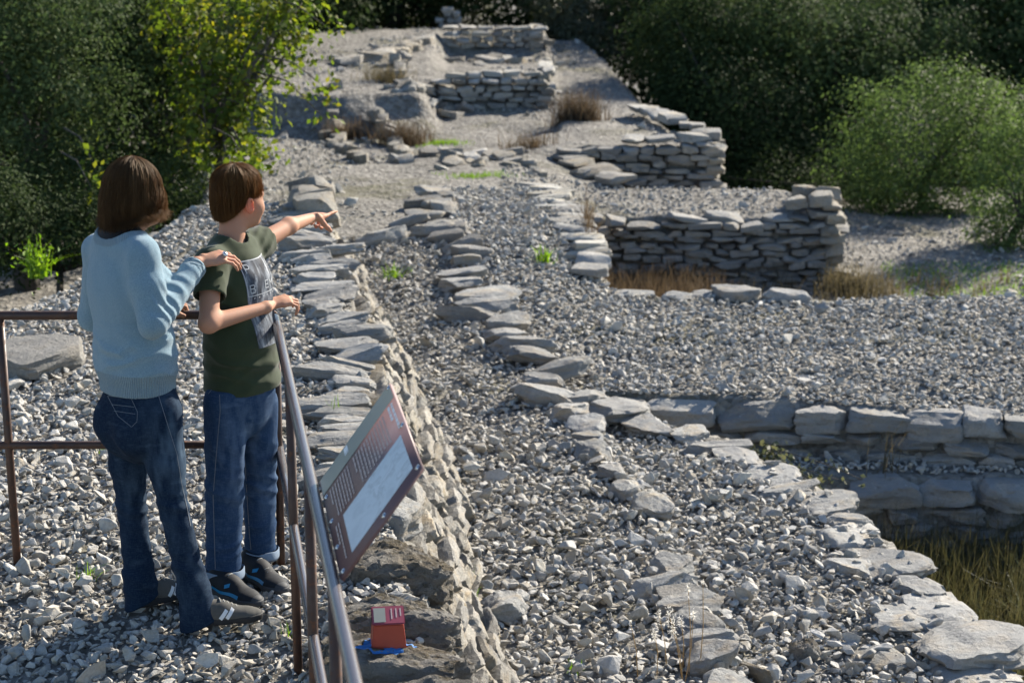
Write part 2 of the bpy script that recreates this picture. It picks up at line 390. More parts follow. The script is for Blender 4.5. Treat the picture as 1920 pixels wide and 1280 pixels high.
gravel('gravel', 'blurred grey gravel on the far half of the raised platform', -3.4, 0, 9.3, 14.0, on_platform, FARL, 2)
gravel('gravel', 'sunlit grey gravel in the hollow right of the long wall', -.8, 2.3, 6.2, 10.6, on_mid, MIDN, 3)
gravel('gravel', 'blurred gravel strip between the long wall and slab ridge', -1.5, 1.1, 10.6, 14.5, on_mid, FARL, 4)
gravel('gravel', 'grey gravel terrace behind the two-course cross wall', .6, 5.2, 11.0, 14.0, on_terr, FARL, 5)
gravel('gravel', 'shaded gravel on the ledge below the cross wall', 0.8, 4.4, 10.8, 11.8, lambda x, y: (x > xr(y)+.2) & (y < crossy(x)-.1) & (y > lowy(x)+.2), FARL, 6)
gravel('gravel', 'blurred gravel beside the grass-filled pit', -.7, .9, 13.9, 16.7, on_strip, FARL, 7)
SPARSE = [(.055, .03, .07, .15, .85), (.22, .06, .13, .15, .3)]
gravel('gravel', 'small stones strewn over the terrace behind the pit wall', -.2, 3.0, 16.2, 18.1, lambda x, y: (x > -.1) & ((y > 16.85) | (x < .5)), SPARSE, 8)
THIN = [(.07, .028, .068, .15, .6), (.26, .07, .17, .12, .28)]
gravel('gravel', 'thin scatter of stones on the far dirt terraces', -3.0, 2.4, 14.2, 27.5, lambda x, y: (x < np.interp(y, [14, 18, 19.2, 22, 27], [-.5, -.2, 2.0, 1.9, 1.6])) & (fbm(x*.9, y*.7, 0*x, 55) > -.12), THIN, 9)
gravel('gravel', 'stones scattered along the sunny path by the bushes', 2.2, 5.5, 14.0, 19.5, lambda x, y: x > np.interp(y, [14, 16.6, 16.9, 18, 19.5], [2.4, 2.4, 3.1, 3.0, 2.5]), THIN, 10)

# ------------------------------------------------------------------ stones of the walls
def block_mesh(name, n, seed, cuts=4, amp=.05, p=14.0, mat='stone', freq=2.3, sharp=28, flat=False):
    r = np.random.default_rng(seed); g = np.linspace(-.5, .5, n+1); V = []; Fq = []; base = 0
    for ax in range(3):
        for sg in (-1, 1):
            A, B = np.meshgrid(g, g, indexing='ij'); P = np.zeros((n+1, n+1, 3)); P[..., ax] = .5*sg; P[..., (ax+1) % 3] = A; P[..., (ax+2) % 3] = B
            i = np.arange(n)[:, None]*(n+1)+np.arange(n)[None, :]+base; q = np.stack([i, i+n+1, i+n+2, i+1], -1).reshape(-1, 4)
            Fq.append(q if sg > 0 else q[:, ::-1]); V.append(P.reshape(-1, 3)); base += (n+1)**2
    V = np.concatenate(V); Fq = np.concatenate(Fq)
    key = np.round(V*4*n).astype(int); _, first, inv = np.unique(key, axis=0, return_index=True, return_inverse=True); V = V[first]; Fq = inv.ravel()[Fq]
    L = (np.abs(V/.5)**p).sum(1)**(1/p); V = V/L[:, None]
    # taper and skew, so that no block is a true box
    V[:, 0] *= 1+.22*r.uniform(-1, 1)*V[:, 1]*2; V[:, 2] *= 1+.25*r.uniform(-1, 1)*V[:, 0]*2; V[:, 1] *= 1+.2*r.uniform(-1, 1)*V[:, 0]*2
    V[:, 2] += .12*r.uniform(-1, 1)*V[:, 0]+.10*r.uniform(-1, 1)*V[:, 1]
    def cut(nn, t):
        d = V@nn-t; k = d > 0; V[k] -= nn*d[k][:, None]*.985
    for c in range(cuts):                                   # broken faces
        nn = r.normal(size=3)*np.array([1, .8, .9]); nn /= np.linalg.norm(nn); cut(nn, np.percentile(V@nn, r.uniform(82, 95)))
    if flat:                                                # an irregular polygon in plan, layered edges
        a0 = r.uniform(0, 6.28)
        for c in range(6):
            a = a0+c*1.047+r.normal(0, .22); nn = np.array([math.cos(a), math.sin(a), r.normal(0, .22)]); nn /= np.linalg.norm(nn); cut(nn, r.uniform(.37, .5))
    o = r.uniform(0, 50, 3)
    D = np.stack([fbm(V[:, 0]*freq+o[0]+j*9, V[:, 1]*freq+o[1], V[:, 2]*freq+o[2], seed, 4) for j in range(3)], -1)
    V = V + D*amp
    if n >= 6:
        D2 = np.stack([fbm(V[:, 0]*9+o[1]+j*7, V[:, 1]*9+o[2], V[:, 2]*9+o[0], seed+40, 3) for j in range(3)], -1); V = V+D2*np.array([.030, .030, .055])
    if n >= 30:
        D3 = np.stack([fbm(V[:, 0]*22+o[1]+j*7, V[:, 1]*22+o[2], V[:, 2]*22+o[0], seed+60, 3) for j in range(3)], -1); V = V+D3*np.array([.014, .014, .05])
    st = np.round(V[:, 2]*7+1.2*noise3(V[:, 0]*2+o[0], V[:, 1]*2, 0*V[:, 0], seed))/7            # bedding planes
    V[:, :2] *= (1+.05*noise3(st*9+o[1], V[:, 0]*1.5, V[:, 1]*1.5, seed+5))[:, None]
    me = fast_mesh(name, V, Fq); me.materials.append(M[mat]); me.polygons.foreach_set('use_smooth', np.ones(len(me.polygons), bool))
    me.set_sharp_from_angle(angle=math.radians(sharp)); return me
def kinds(mat, n, k, seed, **kw): return [block_mesh('stone', n, seed+i, mat=mat, **kw) for i in range(k)]
K_FAR = kinds('stone', 3, 10, 300, amp=.06)
K_FARP = kinds('sunny', 3, 6, 340, amp=.06)
K_MID = kinds('stone', 5, 10, 400, amp=.07, freq=2.6)
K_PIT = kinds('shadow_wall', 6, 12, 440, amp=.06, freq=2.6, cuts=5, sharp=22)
K_FACE = kinds('sunny', 9, 16, 500, amp=.06, freq=2.6, cuts=6, sharp=18)
K_BLOCK = kinds('slab', 10, 10, 560, amp=.07, freq=2.8, cuts=8, sharp=20)
K_SLAB = kinds('slab', 12, 16, 600, amp=.10, freq=2.6, cuts=7, flat=True, sharp=20)
K_OLD = kinds('old', 34, 5, 700, amp=.095, freq=3.6, cuts=8, sharp=24)

def stone(parent, kindset, c, size, rz=0., tilt=(0, 0), rnd=None, name='stone'):
    r = rnd or rng
    me = kindset[int(r.integers(len(kindset)))]
    o = bpy.data.objects.new(name, me); COL.objects.link(o); o.parent = parent
    o.location = Vector(c)-parent.location; o.scale = Vector(size)
    flip = int(r.integers(2)); sg = -1 if flip else 1; o.rotation_euler = (tilt[0]*sg, tilt[1]*sg, rz+math.pi*flip)
    return o
def path_at(path, s):
    P = np.asarray(path, float); d = np.linalg.norm(np.diff(P[:, :2], axis=0), axis=1); c = np.concatenate([[0], np.cumsum(d)])
    q = np.array([np.interp(s, c, P[:, j]) for j in range(P.shape[1])]); i = min(max(np.searchsorted(c, s)-1, 0), len(d)-1)
    t = (P[i+1, :2]-P[i, :2])/d[i]; return q, t, c[-1]
def wall(name, label, path, side, ch, ln, depth, kindset, batter=0., seed=0, cat='stone wall', group=None, rough=.015, corner=None, wander=.018, parent=None):
    """path rows: x, y, z_top, z_base.  side: +1 if the face looks to the right of the path direction"""
    r = np.random.default_rng(seed); P = np.asarray(path, float); mid = P[len(P)//2]
    if parent is None:
        parent = empty(name, (mid[0], mid[1], P[:, 3].min())); tag(parent, label, cat, group)
    tot = path_at(P, 0)[2]; zlo = P[:, 3].min(); z = zlo
    while z < P[:, 2].max()-.25*ch[0]:
        h = r.uniform(*ch); s = -r.uniform(0, ln[0]); ph = r.uniform(0, 9); lean = -math.atan(batter)*side if batter > .2 else 0.
        while s < tot:
            L = r.uniform(*ln); sc = s+L/2; s += L
            if sc < 0 or sc > tot: continue
            q, t, _ = path_at(P, sc); nrm = np.array([t[1], -t[0]])*side
            zc = z+h/2+wander*math.sin(sc*2.3+ph)
            top = q[2]
            if zc-h*.35 > top or zc+h*.5 < q[3]: continue
            hh = h
            if zc+h/2 > top+.03: hh = max(.05, top+.02-(zc-h/2)); zc = top+.02-hh/2
            fz = (q[2]-zc); off = batter*fz + r.normal(0, rough) - depth/2
            c = np.array([q[0]+nrm[0]*off, q[1]+nrm[1]*off, zc])
            if lean: c = c+np.array([nrm[0], nrm[1], 0])*depth/2*(1-math.cos(lean))-np.array([0, 0, depth/2*math.sin(abs(lean))])
            if r.random() < .13 and L > ln[0]*1.3 and hh > .09:                 # two thin stones in place of one
                for kz in (-.25, .25):
                    stone(parent, kindset, c+np.array([0, 0, kz*hh]), (L*.98, depth*r.uniform(.8, 1.05), hh*.5), math.atan2(t[1], t[0]), (lean+r.normal(0, .04), r.normal(0, .04)), r)
            else:
                stone(parent, kindset, c, (L*(r.uniform(.86, .95) if lean else r.uniform(.90, .98)), depth*(r.uniform(.94, 1.06) if lean else r.uniform(.85, 1.1)), hh*r.uniform(.86, .97)*(1.10 if lean else 1.0)), math.atan2(t[1], t[0])+r.normal(0, .05), (lean+r.normal(0, .05), r.normal(0, .05)), r)
        z += h*.97
    return parent
def row(parent, path, across, ln, thick, kindset, seed, sink=.5, tilt=.08, jit=.03, gap=(.0, .03), skip=0., rise=0.):
    """slabs laid side by side along a path (x, y, z): 'across' is their size across the path, 'ln' along it"""
    r = np.random.default_rng(seed); P = np.asarray(path, float); tot = path_at(P, 0)[2]; s = 0
    while s < tot:
        L = r.uniform(*ln); q, t, _ = path_at(P, min(s+L/2, tot)); s += L+r.uniform(*gap)
        if r.random() < skip: continue
        nrm = np.array([t[1], -t[0]]); A = r.uniform(*across); T = r.uniform(*thick)
        c = np.array([q[0]+nrm[0]*r.normal(0, jit), q[1]+nrm[1]*r.normal(0, jit), q[2]+T*(.5-sink)+rise])
        stone(parent, kindset, c, (A, L*1.04, T), math.atan2(nrm[1], nrm[0])+r.normal(0, .13), (r.normal(0, tilt), r.normal(0, tilt)), r)
    return parent

# the long wall that carries the platform: face stones, then slabs along its top
ys = np.linspace(4.9, 13.9, 14); base = [float(terrain(xw(y)+woff(y)+.12, y))-.05 for y in ys]
LW = wall('stone_wall', 'long sunlit dry-stone wall with slab top running from the information sign into the distance', [(xw(y), y, -.05, b) for y, b in zip(ys, base)], 1, (.06, .125), (.13, .36), .22, K_FACE, batter=.62, seed=5, rough=.013, wander=.02)
row(LW, [(xw(y)-.21, y, .035) for y in np.linspace(7.35, 13.6, 12)], (.22, .44), (.09, .22), (.05, .10), K_SLAB, 8, sink=.5, tilt=.09, jit=.05)
for (px, py, sx, sy, sz, rz, ks) in [(745, 1040, .40, .33, .20, .10, K_OLD), (735, 1140, .46, .26, .17, .05, K_OLD), (750, 1232, .50, .34, .22, -.06, K_OLD), (705, 950, .36, .30, .17, .2, K_SLAB), (800, 1330, .5, .36, .2, .1, K_OLD), (690, 745, .34, .24, .11, .15, K_OLD)]:
    p = at(px, py, z=.05); stone(LW, ks, (p[0], p[1], .035-sz*.25), (sx, sy, sz), rz, (rng.normal(0, .03), rng.normal(0, .03)))
row(LW, [(-1.28, 13.3, .0), (-1.42, 14.3, .0)], (.2, .3), (.1, .2), (.16, .3), K_FARP, 9, sink=.3, tilt=.25, jit=.08)

# low ridge of slabs in the gravel
RD = empty('stone_ridge', (xg(9), 9, -.75)); tag(RD, 'low broken line of half-buried slabs winding through the middle of the gravel', 'stone ridge')
row(RD, [(xg(y)-.09, y, float(terrain(xg(y)-.15, y))+.03) for y in np.linspace(6.3, 11.0, 10)], (.18, .36), (.12, .30), (.06, .11), K_SLAB, 21, sink=.62, tilt=.12, jit=.06, gap=(.0, .07), skip=.08)
row(RD, [(xg(y)-.12, y, float(terrain(xg(y)-.2, y))+.06) for y in np.linspace(11.0, 13.6, 6)], (.24, .5), (.11, .26), (.06, .11), K_SLAB, 22, sink=.68, tilt=.09, jit=.07, gap=(0, .10), skip=.12)
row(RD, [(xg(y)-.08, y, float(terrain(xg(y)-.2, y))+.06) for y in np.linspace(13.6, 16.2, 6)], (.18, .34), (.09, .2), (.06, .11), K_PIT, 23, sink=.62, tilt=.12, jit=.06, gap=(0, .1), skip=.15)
# rim slabs on the right, above the grassy pit
ED = wall('stone_wall', 'rim of broad flat slabs along the right edge of the gravel above the grassy pit', [(xr(y)+.03, y, -.80, -1.55) for y in np.linspace(5.2, 11.2, 10)], 1, (.11, .18), (.2, .4), .2, K_MID, batter=.08, seed=31)
row(ED, [(xr(y)-.15, y, float(terrain(xr(y)-.3, y))+.025) for y in np.linspace(5.4, 11.35, 12)], (.24, .50), (.13, .36), (.07, .11), K_SLAB, 32, sink=.84, tilt=.025, jit=.04, gap=(-.03, .01))
row(ED, [(xr(y)-.42, y, float(terrain(xr(y)-.5, y))+.02) for y in np.linspace(5.4, 9.0, 8)], (.2, .4), (.2, .4), (.07, .1), K_SLAB, 33, sink=.75, tilt=.04, jit=.08, gap=(.05, .4), skip=.3)
# cross wall: two courses of big blocks, and the lower wall
xs = np.linspace(.42, 4.6, 9)
CW = wall('stone_wall', 'two-course wall of large rectangular blocks holding up the gravel terrace', [(x, crossy(x)-.12, -.87, -1.14) for x in xs], 1, (.075, .11), (.18, .38), .24, K_BLOCK, seed=41, rough=.01)
row(CW, [(x, crossy(x)+.02, -.79) for x in xs], (.24, .30), (.22, .44), (.12, .18), K_BLOCK, 42, sink=.55, tilt=.05, jit=.02)
xs = np.linspace(1.95, 4.6, 7)
DW = wall('stone_wall', 'lower wall of weathered blocks at the edge of the dry grass, under the gravel ledge', [(x, lowy(x), -1.18, -1.6) for x in xs], 1, (.09, .13), (.18, .38), .22, K_BLOCK, seed=45)
row(DW, [(x, lowy(x)+.12, -1.10) for x in xs], (.25, .32), (.24, .40), (.13, .18), K_BLOCK, 46, sink=.5, tilt=.06, jit=.02)

# pit walls further back
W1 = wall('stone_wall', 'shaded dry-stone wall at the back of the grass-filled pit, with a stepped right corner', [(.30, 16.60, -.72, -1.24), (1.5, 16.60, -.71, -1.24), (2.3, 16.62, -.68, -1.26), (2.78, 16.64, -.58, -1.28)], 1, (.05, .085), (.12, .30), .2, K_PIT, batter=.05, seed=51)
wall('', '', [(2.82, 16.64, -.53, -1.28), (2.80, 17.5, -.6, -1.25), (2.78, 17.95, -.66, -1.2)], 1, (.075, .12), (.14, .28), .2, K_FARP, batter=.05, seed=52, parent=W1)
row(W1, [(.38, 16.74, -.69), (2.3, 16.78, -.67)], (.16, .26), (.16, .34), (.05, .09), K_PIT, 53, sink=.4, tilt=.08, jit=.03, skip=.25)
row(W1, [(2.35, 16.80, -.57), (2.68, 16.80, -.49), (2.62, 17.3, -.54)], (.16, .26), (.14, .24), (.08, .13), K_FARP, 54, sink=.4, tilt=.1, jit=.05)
PL = empty('stone_row', (.7, 15.4, -.6)); tag(PL, 'row of thin flat stones edging the left side of the grass-filled pit', 'stone row')
row(PL, [(x, y, float(terrain(x-.15, y))+.012) for x, y in ((.58, 13.85), (.49, 14.8), (.38, 15.8), (.26, 16.7))], (.24, .38), (.10, .2), (.04, .07), K_MID, 55, sink=.45, tilt=.06)
row(PL, [(.58, 14.12, -.68), (.33, 16.68, -.70)], (.1, .16), (.12, .24), (.1, .16), K_FARP, 56, sink=.5, tilt=.08)
PF = empty('stone_row', (1.8, 14.0, -.63)); tag(PF, 'line of pale slabs along the front edge of the grass-filled pit', 'stone row')
row(PF, [(.72, 13.78, -.635), (1.4, 13.76, -.635)], (.16, .26), (.2, .36), (.05, .08), K_SLAB, 57, sink=.5, tilt=.04)
row(PF, [(1.45, 13.76, -.63), (2.1, 13.72, -.63)], (.2, .28), (.28, .36), (.10, .14), K_BLOCK, 58, sink=.45, tilt=.05)
row(PF, [(2.2, 13.74, -.66), (3.2, 13.7, -.68), (4.2, 13.66, -.70)], (.2, .3), (.2, .4), (.06, .1), K_SLAB, 59, sink=.4, tilt=.08, skip=.35)
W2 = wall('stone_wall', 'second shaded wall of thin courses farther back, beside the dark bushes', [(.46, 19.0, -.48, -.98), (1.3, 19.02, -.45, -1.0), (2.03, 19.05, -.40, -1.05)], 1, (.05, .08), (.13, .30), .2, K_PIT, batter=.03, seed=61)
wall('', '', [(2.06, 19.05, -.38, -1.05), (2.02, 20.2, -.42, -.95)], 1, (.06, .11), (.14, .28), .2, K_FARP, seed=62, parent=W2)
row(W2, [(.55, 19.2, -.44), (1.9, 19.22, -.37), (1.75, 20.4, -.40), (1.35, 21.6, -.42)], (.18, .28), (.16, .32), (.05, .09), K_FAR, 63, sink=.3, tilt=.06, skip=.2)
PL2 = empty('stone_row', (.75, 18.6, -.5)); tag(PL2, 'three flat pale stones stepping down beside the second wall', 'stone row')
row(PL2, [(1.0, 18.05, -.60), (.78, 18.5, -.58), (.58, 18.95, -.55)], (.3, .45), (.22, .34), (.05, .08), K_FARP, 64, sink=.2, tilt=.04)
W3 = wall('stone_wall', 'short far wall with a sunlit right end on the mound', [(-.80, 22.34, -.25, -.56), (.42, 22.36, -.22, -.60)], 1, (.055, .08), (.12, .26), .18, K_FAR, seed=65)
wall('', '', [(.45, 22.36, -.18, -.62), (.45, 23.4, -.24, -.55)], 1, (.06, .09), (.14, .26), .18, K_FARP, seed=66, parent=W3)
row(W3, [(-.75, 22.5, -.22), (.38, 22.52, -.19), (.40, 23.4, -.22)], (.14, .2), (.16, .34), (.05, .09), K_FAR, 67, sink=.2, tilt=.08)
W4 = wall('stone_wall', 'farthest wall on the hilltop in front of the trees', [(-.95, 25.94, -.07, -.45), (.38, 25.98, -.09, -.48)], 1, (.05, .08), (.12, .26), .18, K_FAR, seed=68)
wall('', '', [(.40, 25.98, -.07, -.5), (.40, 27.0, -.1, -.5)], 1, (.06, .09), (.14, .26), .18, K_FARP, seed=69, parent=W4)
row(W4, [(-.9, 26.1, -.05), (.36, 26.12, -.06)], (.16, .22), (.16, .3), (.04, .06), K_FAR, 70, sink=.3, tilt=.05)
TW = wall('stone_pillar', 'small square stump of masonry on the skyline between the trees', [(-1.02, 28.2, .02, -.45), (-.75, 28.2, .02, -.45)], 1, (.07, .1), (.1, .2), .24, K_FAR, seed=71, cat='stone pillar')
# stone lines on the far mound, the platform's end and its left edge
for lab, pts, ac, ln, ks, sd in [('pale line of stones climbing the far mound', [(-1.30, 22.6), (-1.34, 23.6), (-1.30, 25.2)], (.1, .16), (.14, .3), K_FARP, 81),
        ('curving pale line of stones on the far dirt slope', [(-1.0, 19.0), (-1.22, 19.9), (-1.42, 21.3)], (.1, .18), (.12, .26), K_FARP, 82),
        ('broken line of stones below the tree with yellow leaves', [(-1.45, 18.4), (-1.62, 19.4), (-1.85, 20.8), (-1.95, 21.9)], (.1, .2), (.12, .26), K_FARP, 83),
        ('row of slabs closing the far end of the gravel platform', [(-2.3, 14.12), (-1.45, 14.2), (-.55, 14.6)], (.14, .24), (.26, .5), K_SLAB, 84),
        ('tumbled stones along the left edge of the platform under the trees', [(-3.3, 10.9), (-2.85, 11.15), (-2.58, 12.1), (-2.40, 13.4), (-2.38, 14.6)], (.22, .4), (.2, .4), K_SLAB, 85),
        ('pale stones at the far left of the hilltop', [(-2.1, 23.6), (-1.5, 24.2), (-1.1, 25.4)], (.2, .4), (.2, .5), K_FARP, 86)]:
    e = empty('stone_row', (*pts[0], float(terrain(*pts[0])))); tag(e, lab, 'stone row')
    row(e, [(x, y, float(terrain(x, y))+.02) for x, y in pts], ac, ln, (.08, .15), ks, sd, sink=.4, tilt=.1, jit=.04, skip=.1)
for lab, x0, y0, n, sp, sd in [('rubble spilled at the left end of the short far wall', -1.0, 22.0, 26, .22, 91), ('rubble below the farthest wall', -.3, 25.4, 22, .35, 92), ('rubble spread where the dirt slope meets the second terrace', -.5, 18.6, 34, .45, 93)]:
    e = empty('rubble_heap', (x0, y0, float(terrain(x0, y0)))); tag(e, lab, 'rubble'); rr_ = np.random.default_rng(sd)
    for k in range(n):
        x, y = x0+rr_.normal(0, sp), y0+rr_.normal(0, sp); a = rr_.uniform(.07, .2); stone(e, K_FAR if k % 2 else K_FARP, (x, y, float(terrain(x, y))+a*.1), (a*1.3, a, a*.5), rr_.uniform(0, 6.28), (rr_.normal(0, .2), rr_.normal(0, .2)), rr_)
# single loose blocks
def loose(lab, px, py, z, size, rz, ks, tilt=(0, 0)):
    p = at(px, py, z=z); e = stone(empty('tmp', (0, 0, 0)), ks, (p[0], p[1], float(terrain(p[0], p[1]))+size[2]*.28), size, rz, tilt, name='loose_stone')
    t = e.parent; e.parent = None; bpy.data.objects.remove(t); tag(e, lab, 'stone')
loose('large flat tan block half buried in the platform gravel left of the woman', 75, 690, 0, (.52, .44, .17), .9, K_FACE)
loose('rounded pale stone lying at the foot of the long wall near the grass blade', 940, 1140, -.7, (.24, .18, .14), .1, K_SLAB)
loose('square tan slab lying flat in the gravel behind the fluffy grass heads', 1285, 1120, -.72, (.26, .24, .09), .2, K_FACE, (.05, .04))
loose('wedge-shaped slab at the bottom edge beside the leaning brown stone', 1330, 1240, -.74, (.26, .20, .11), .5, K_SLAB, (.1, -.2))
loose('narrow brown stone leaning on edge at the bottom of the ridge', 1410, 1238, -.76, (.18, .05, .10), -.9, K_FACE, (.4, 0))
loose('brown squarish stone in the gravel near the bottom', 1512, 1218, -.8, (.13, .11, .09), .3, K_OLD)
loose('big slab with a cracked top at the lower right corner', 1830, 1215, -.82, (.55, .42, .14), .3, K_SLAB, (.03, .05))
# ------------------------------------------------------------------ railing
RZ = .965; CORN = at(515, 590, z=RZ); REND = at(700, 1440, z=RZ); LEND = at(-260, 592, z=RZ)
RA = empty('metal_railing', (CORN[0], CORN[1], 0)); tag(RA, 'rusty brown pipe railing with its corner beside the boy', 'railing')
def part_tube(name, pts, rad, mat, seg=14): return MB().tube(pts, rad, seg).build(name, M[mat], RA, True)
def bent(a, b, r=.05):
    return a+(b-a)*0, b
d1 = (REND-CORN)/np.linalg.norm(REND-CORN); d2 = (LEND-CORN)/np.linalg.norm(LEND-CORN)
cr = [CORN+d2*.06, CORN+d2*.025+d1*.004, CORN+d2*.004+d1*.025, CORN+d1*.06]
part_tube('top_rail', [CORN+d1*.05+0*d1, *[CORN+d1*t for t in np.linspace(.06, 6.0, 20)]], .0172, 'rail', 18)
part_tube('top_rail', [CORN+d1*.03, *[CORN+d2*t for t in (.005, .03, .3, .6, .9, 1.3, 2.0)]], .0165, 'post', 14)
low = np.array([0, 0, -.49])
part_tube('middle_rail', [CORN+low+d1*t+np.array([.0, 0, 0]) for t in np.linspace(.0, 6.0, 14)], .0155, 'rail')
part_tube('middle_rail', [CORN+low+d2*t for t in np.linspace(.0, 2.0, 5)], .0150, 'post')
def post(p, top=RZ-.01, r=.0150):
    z0 = float(terrain(p[0], p[1]))-.1; lean = rng.normal(0, .006, 2)
    part_tube('post', [(p[0]+lean[0], p[1]+lean[1], z0), (p[0]+lean[0]*.5, p[1]+lean[1]*.5, (z0+top)/2), (p[0], p[1], top)], r, 'post')
post(CORN+d2*.035); post(CORN+d1*.05)
for t in (.88, 1.78, 2.62, 3.5, 4.4, 5.3): post(CORN+d1*t)
lp = at(20, 1118, z=0); tt = (-1.845-CORN[0])/d2[0]; post(CORN+d2*tt)
post(CORN+d2*1.95)

# ------------------------------------------------------------------ information sign on the railing
SD = at(591, 903, z=RZ+.012); SCn = at(629, 1086, z=RZ+.012); su = SCn-SD; sL = np.linalg.norm(su); su /= sL
sn = np.array([-su[1], su[0], 0.]); sn = sn if sn[0] > 0 else -sn
TH = math.radians(54); sv = math.cos(TH)*sn+math.sin(TH)*np.array([0, 0, 1.]); sW = .33; face = np.cross(su, sv); face = face if face[2] > 0 else -face
SG = empty('information_sign', SD+su*sL/2); tag(SG, 'tilted dark red information panel with white text and a pale picture, fixed to the railing', 'sign')
def SP(u, v, h=0.): return SD+su*sL*u+sv*sW*v+face*h+sn*.012
def flat_rect(mb, u0, u1, v0, v1, h): mb.quad(SP(u0, v0, h), SP(u1, v0, h), SP(u1, v1, h), SP(u0, v1, h))
bm_ = MB(); bm_.box((SP(0, 0)+SP(1, 1))/2-face*.005, (su, sv, face), (sL, sW, .010)); bm_.build('panel', M['panel_red'], SG)
b = MB(); flat_rect(b, .004, .175, .01, .99, .0012); b.build('header_band', M['panel_grey'], SG)
b = MB(); flat_rect(b, .56, .93, .17, .93, .0012); pic = b.build('picture', None, SG)
def picture_mat():
    t = NT('pale_drawing'); g = t.geo(); n = t.noise(g, 14, 6, .6, .8)
    c = t.ramp(n, [(.35, (.42, .50, .58)), (.52, (.52, .60, .68)), (.60, (.36, .43, .50)), (.64, (.54, .61, .69))]); return t.done(c, .35, None, .4)  # white drawing tinted bluish: the skylight on it is painted into the colours
pic.data.materials.append(picture_mat())
def text_lines(name, u0, u1, v0, v1, rows, fill, seed, mat='print_text'):
    r = np.random.default_rng(seed); b = MB(); dv = (v1-v0)/rows
    for k in range(rows):
        v = v1-dv*(k+.5); u = u0; last = u0+(u1-u0)*(1 if k < rows-1 else .55)
        while u < last-.01:
            w = min(r.uniform(.015, .06), last-u); flat_rect(b, u, u+w, v-dv*fill/2, v+dv*fill/2, .0016); u += w+.007
    return b.build(name, M[mat], SG)
text_lines('text_block', .21, .52, .40, .84, 12, .45, 1); text_lines('text_block', .21, .52, .08, .35, 8, .42, 2)
text_lines('title', .20, .50, .885, .965, 2, .62, 3, 'print_white'); text_lines('title', .02, .16, .33, .40, 1, .7, 4, 'print_white')
text_lines('caption', .57, .92, .06, .12, 2, .45, 5)
for u, v in ((.22, .035), (.48, .035), (.74, .035), (.97, .04), (.97, .97), (.5, .97), (.03, .97), (.98, .55)):
    c = SP(u, v); MB().tube([c-face*.016, c+face*.004], .0075, 10).build('bolt', M['bolt'], SG, True)
for u in (.2, .8):
    b = MB(); b.tube([SP(u, .03, -.014), SP(u, .03, -.014)-np.array([0, 0, .02])], .009, 8); b.tube([SP(u, .02, -.014), SP(u, .92, -.014)], .008, 8); b.build('bracket', M['post'], SG, True)

# ------------------------------------------------------------------ small red marker box on the wall top
def surface_z(x, y, obs):
    best = None
    for o in obs:
        inv = o.matrix_world.inverted(); a = inv @ Vector((x, y, 3)); d = (inv.to_3x3() @ Vector((0, 0, -1))).normalized()
        hit, loc, nor, i = o.ray_cast(a, d)
        if hit:
            w = o.matrix_world @ loc; best = w.z if best is None or w.z > best else best
    return best
bpy.context.view_layer.update()
bp = at(727, 1218, z=.09); zb = surface_z(bp[0], bp[1]+.03, [o for o in LW.children if abs((o.location+LW.location).y-bp[1]) < .6]) or .08
bp = at(727, 1214, z=zb)
BX = empty('marker_box', (bp[0], bp[1]+.035, zb)); tag(BX, 'small red metal box with a slanted maroon lid on the wall top', 'marker box')
def frustum(name, w0, d0, w1, d1, zz0, zz1, mat, tiltf=0., dy=0., rot=.12, bev=.003):
    bm = bmesh.new(); vs = []
    for w, d, zz, tl in ((w0, d0, zz0, 0), (w1, d1, zz1, tiltf)):
        for sx, sy in ((-1, -1), (1, -1), (1, 1), (-1, 1)): vs.append(bm.verts.new((sx*w/2, sy*d/2+dy, zz+(tl*sy))))
    for f in ((3, 2, 1, 0), (4, 5, 6, 7), (0, 1, 5, 4), (1, 2, 6, 5), (2, 3, 7, 6), (3, 0, 4, 7)): bm.faces.new([vs[i] for i in f])
    bmesh.ops.bevel(bm, geom=bm.edges[:], offset=bev, segments=2, affect='EDGES'); me = bpy.data.meshes.new(name); bm.to_mesh(me); bm.free()
    o = link(name, me, M[mat], BX, loc=(0, 0, 0)); o.rotation_euler = (0, 0, rot); return o
frustum('body', .116, .080, .096, .070, -.012, .096, 'box_red', .016)
lid = frustum('lid', .108, .082, .108, .080, .0, .006, 'lid_red'); lid.location = (0, -.004, .0985); lid.rotation_euler = (.43, 0, .12)
def lid_rect(name, x0, x1, y0, y1, mat):
    b = MB(); b.quad((x0, y0, .0071), (x1, y0, .0071), (x1, y1, .0071), (x0, y1, .0071)); o = link(name, b.mesh(name), M[mat], lid, loc=(0, 0, 0)); return o
lid_rect('label_patch', -.046, -.008, -.032, .030, 'panel_grey')
for k, x in enumerate((.012, .027, .041)): lid_rect('lettering', x-.0022, x+.0022, -.02+.006*k, .026, 'print_text')

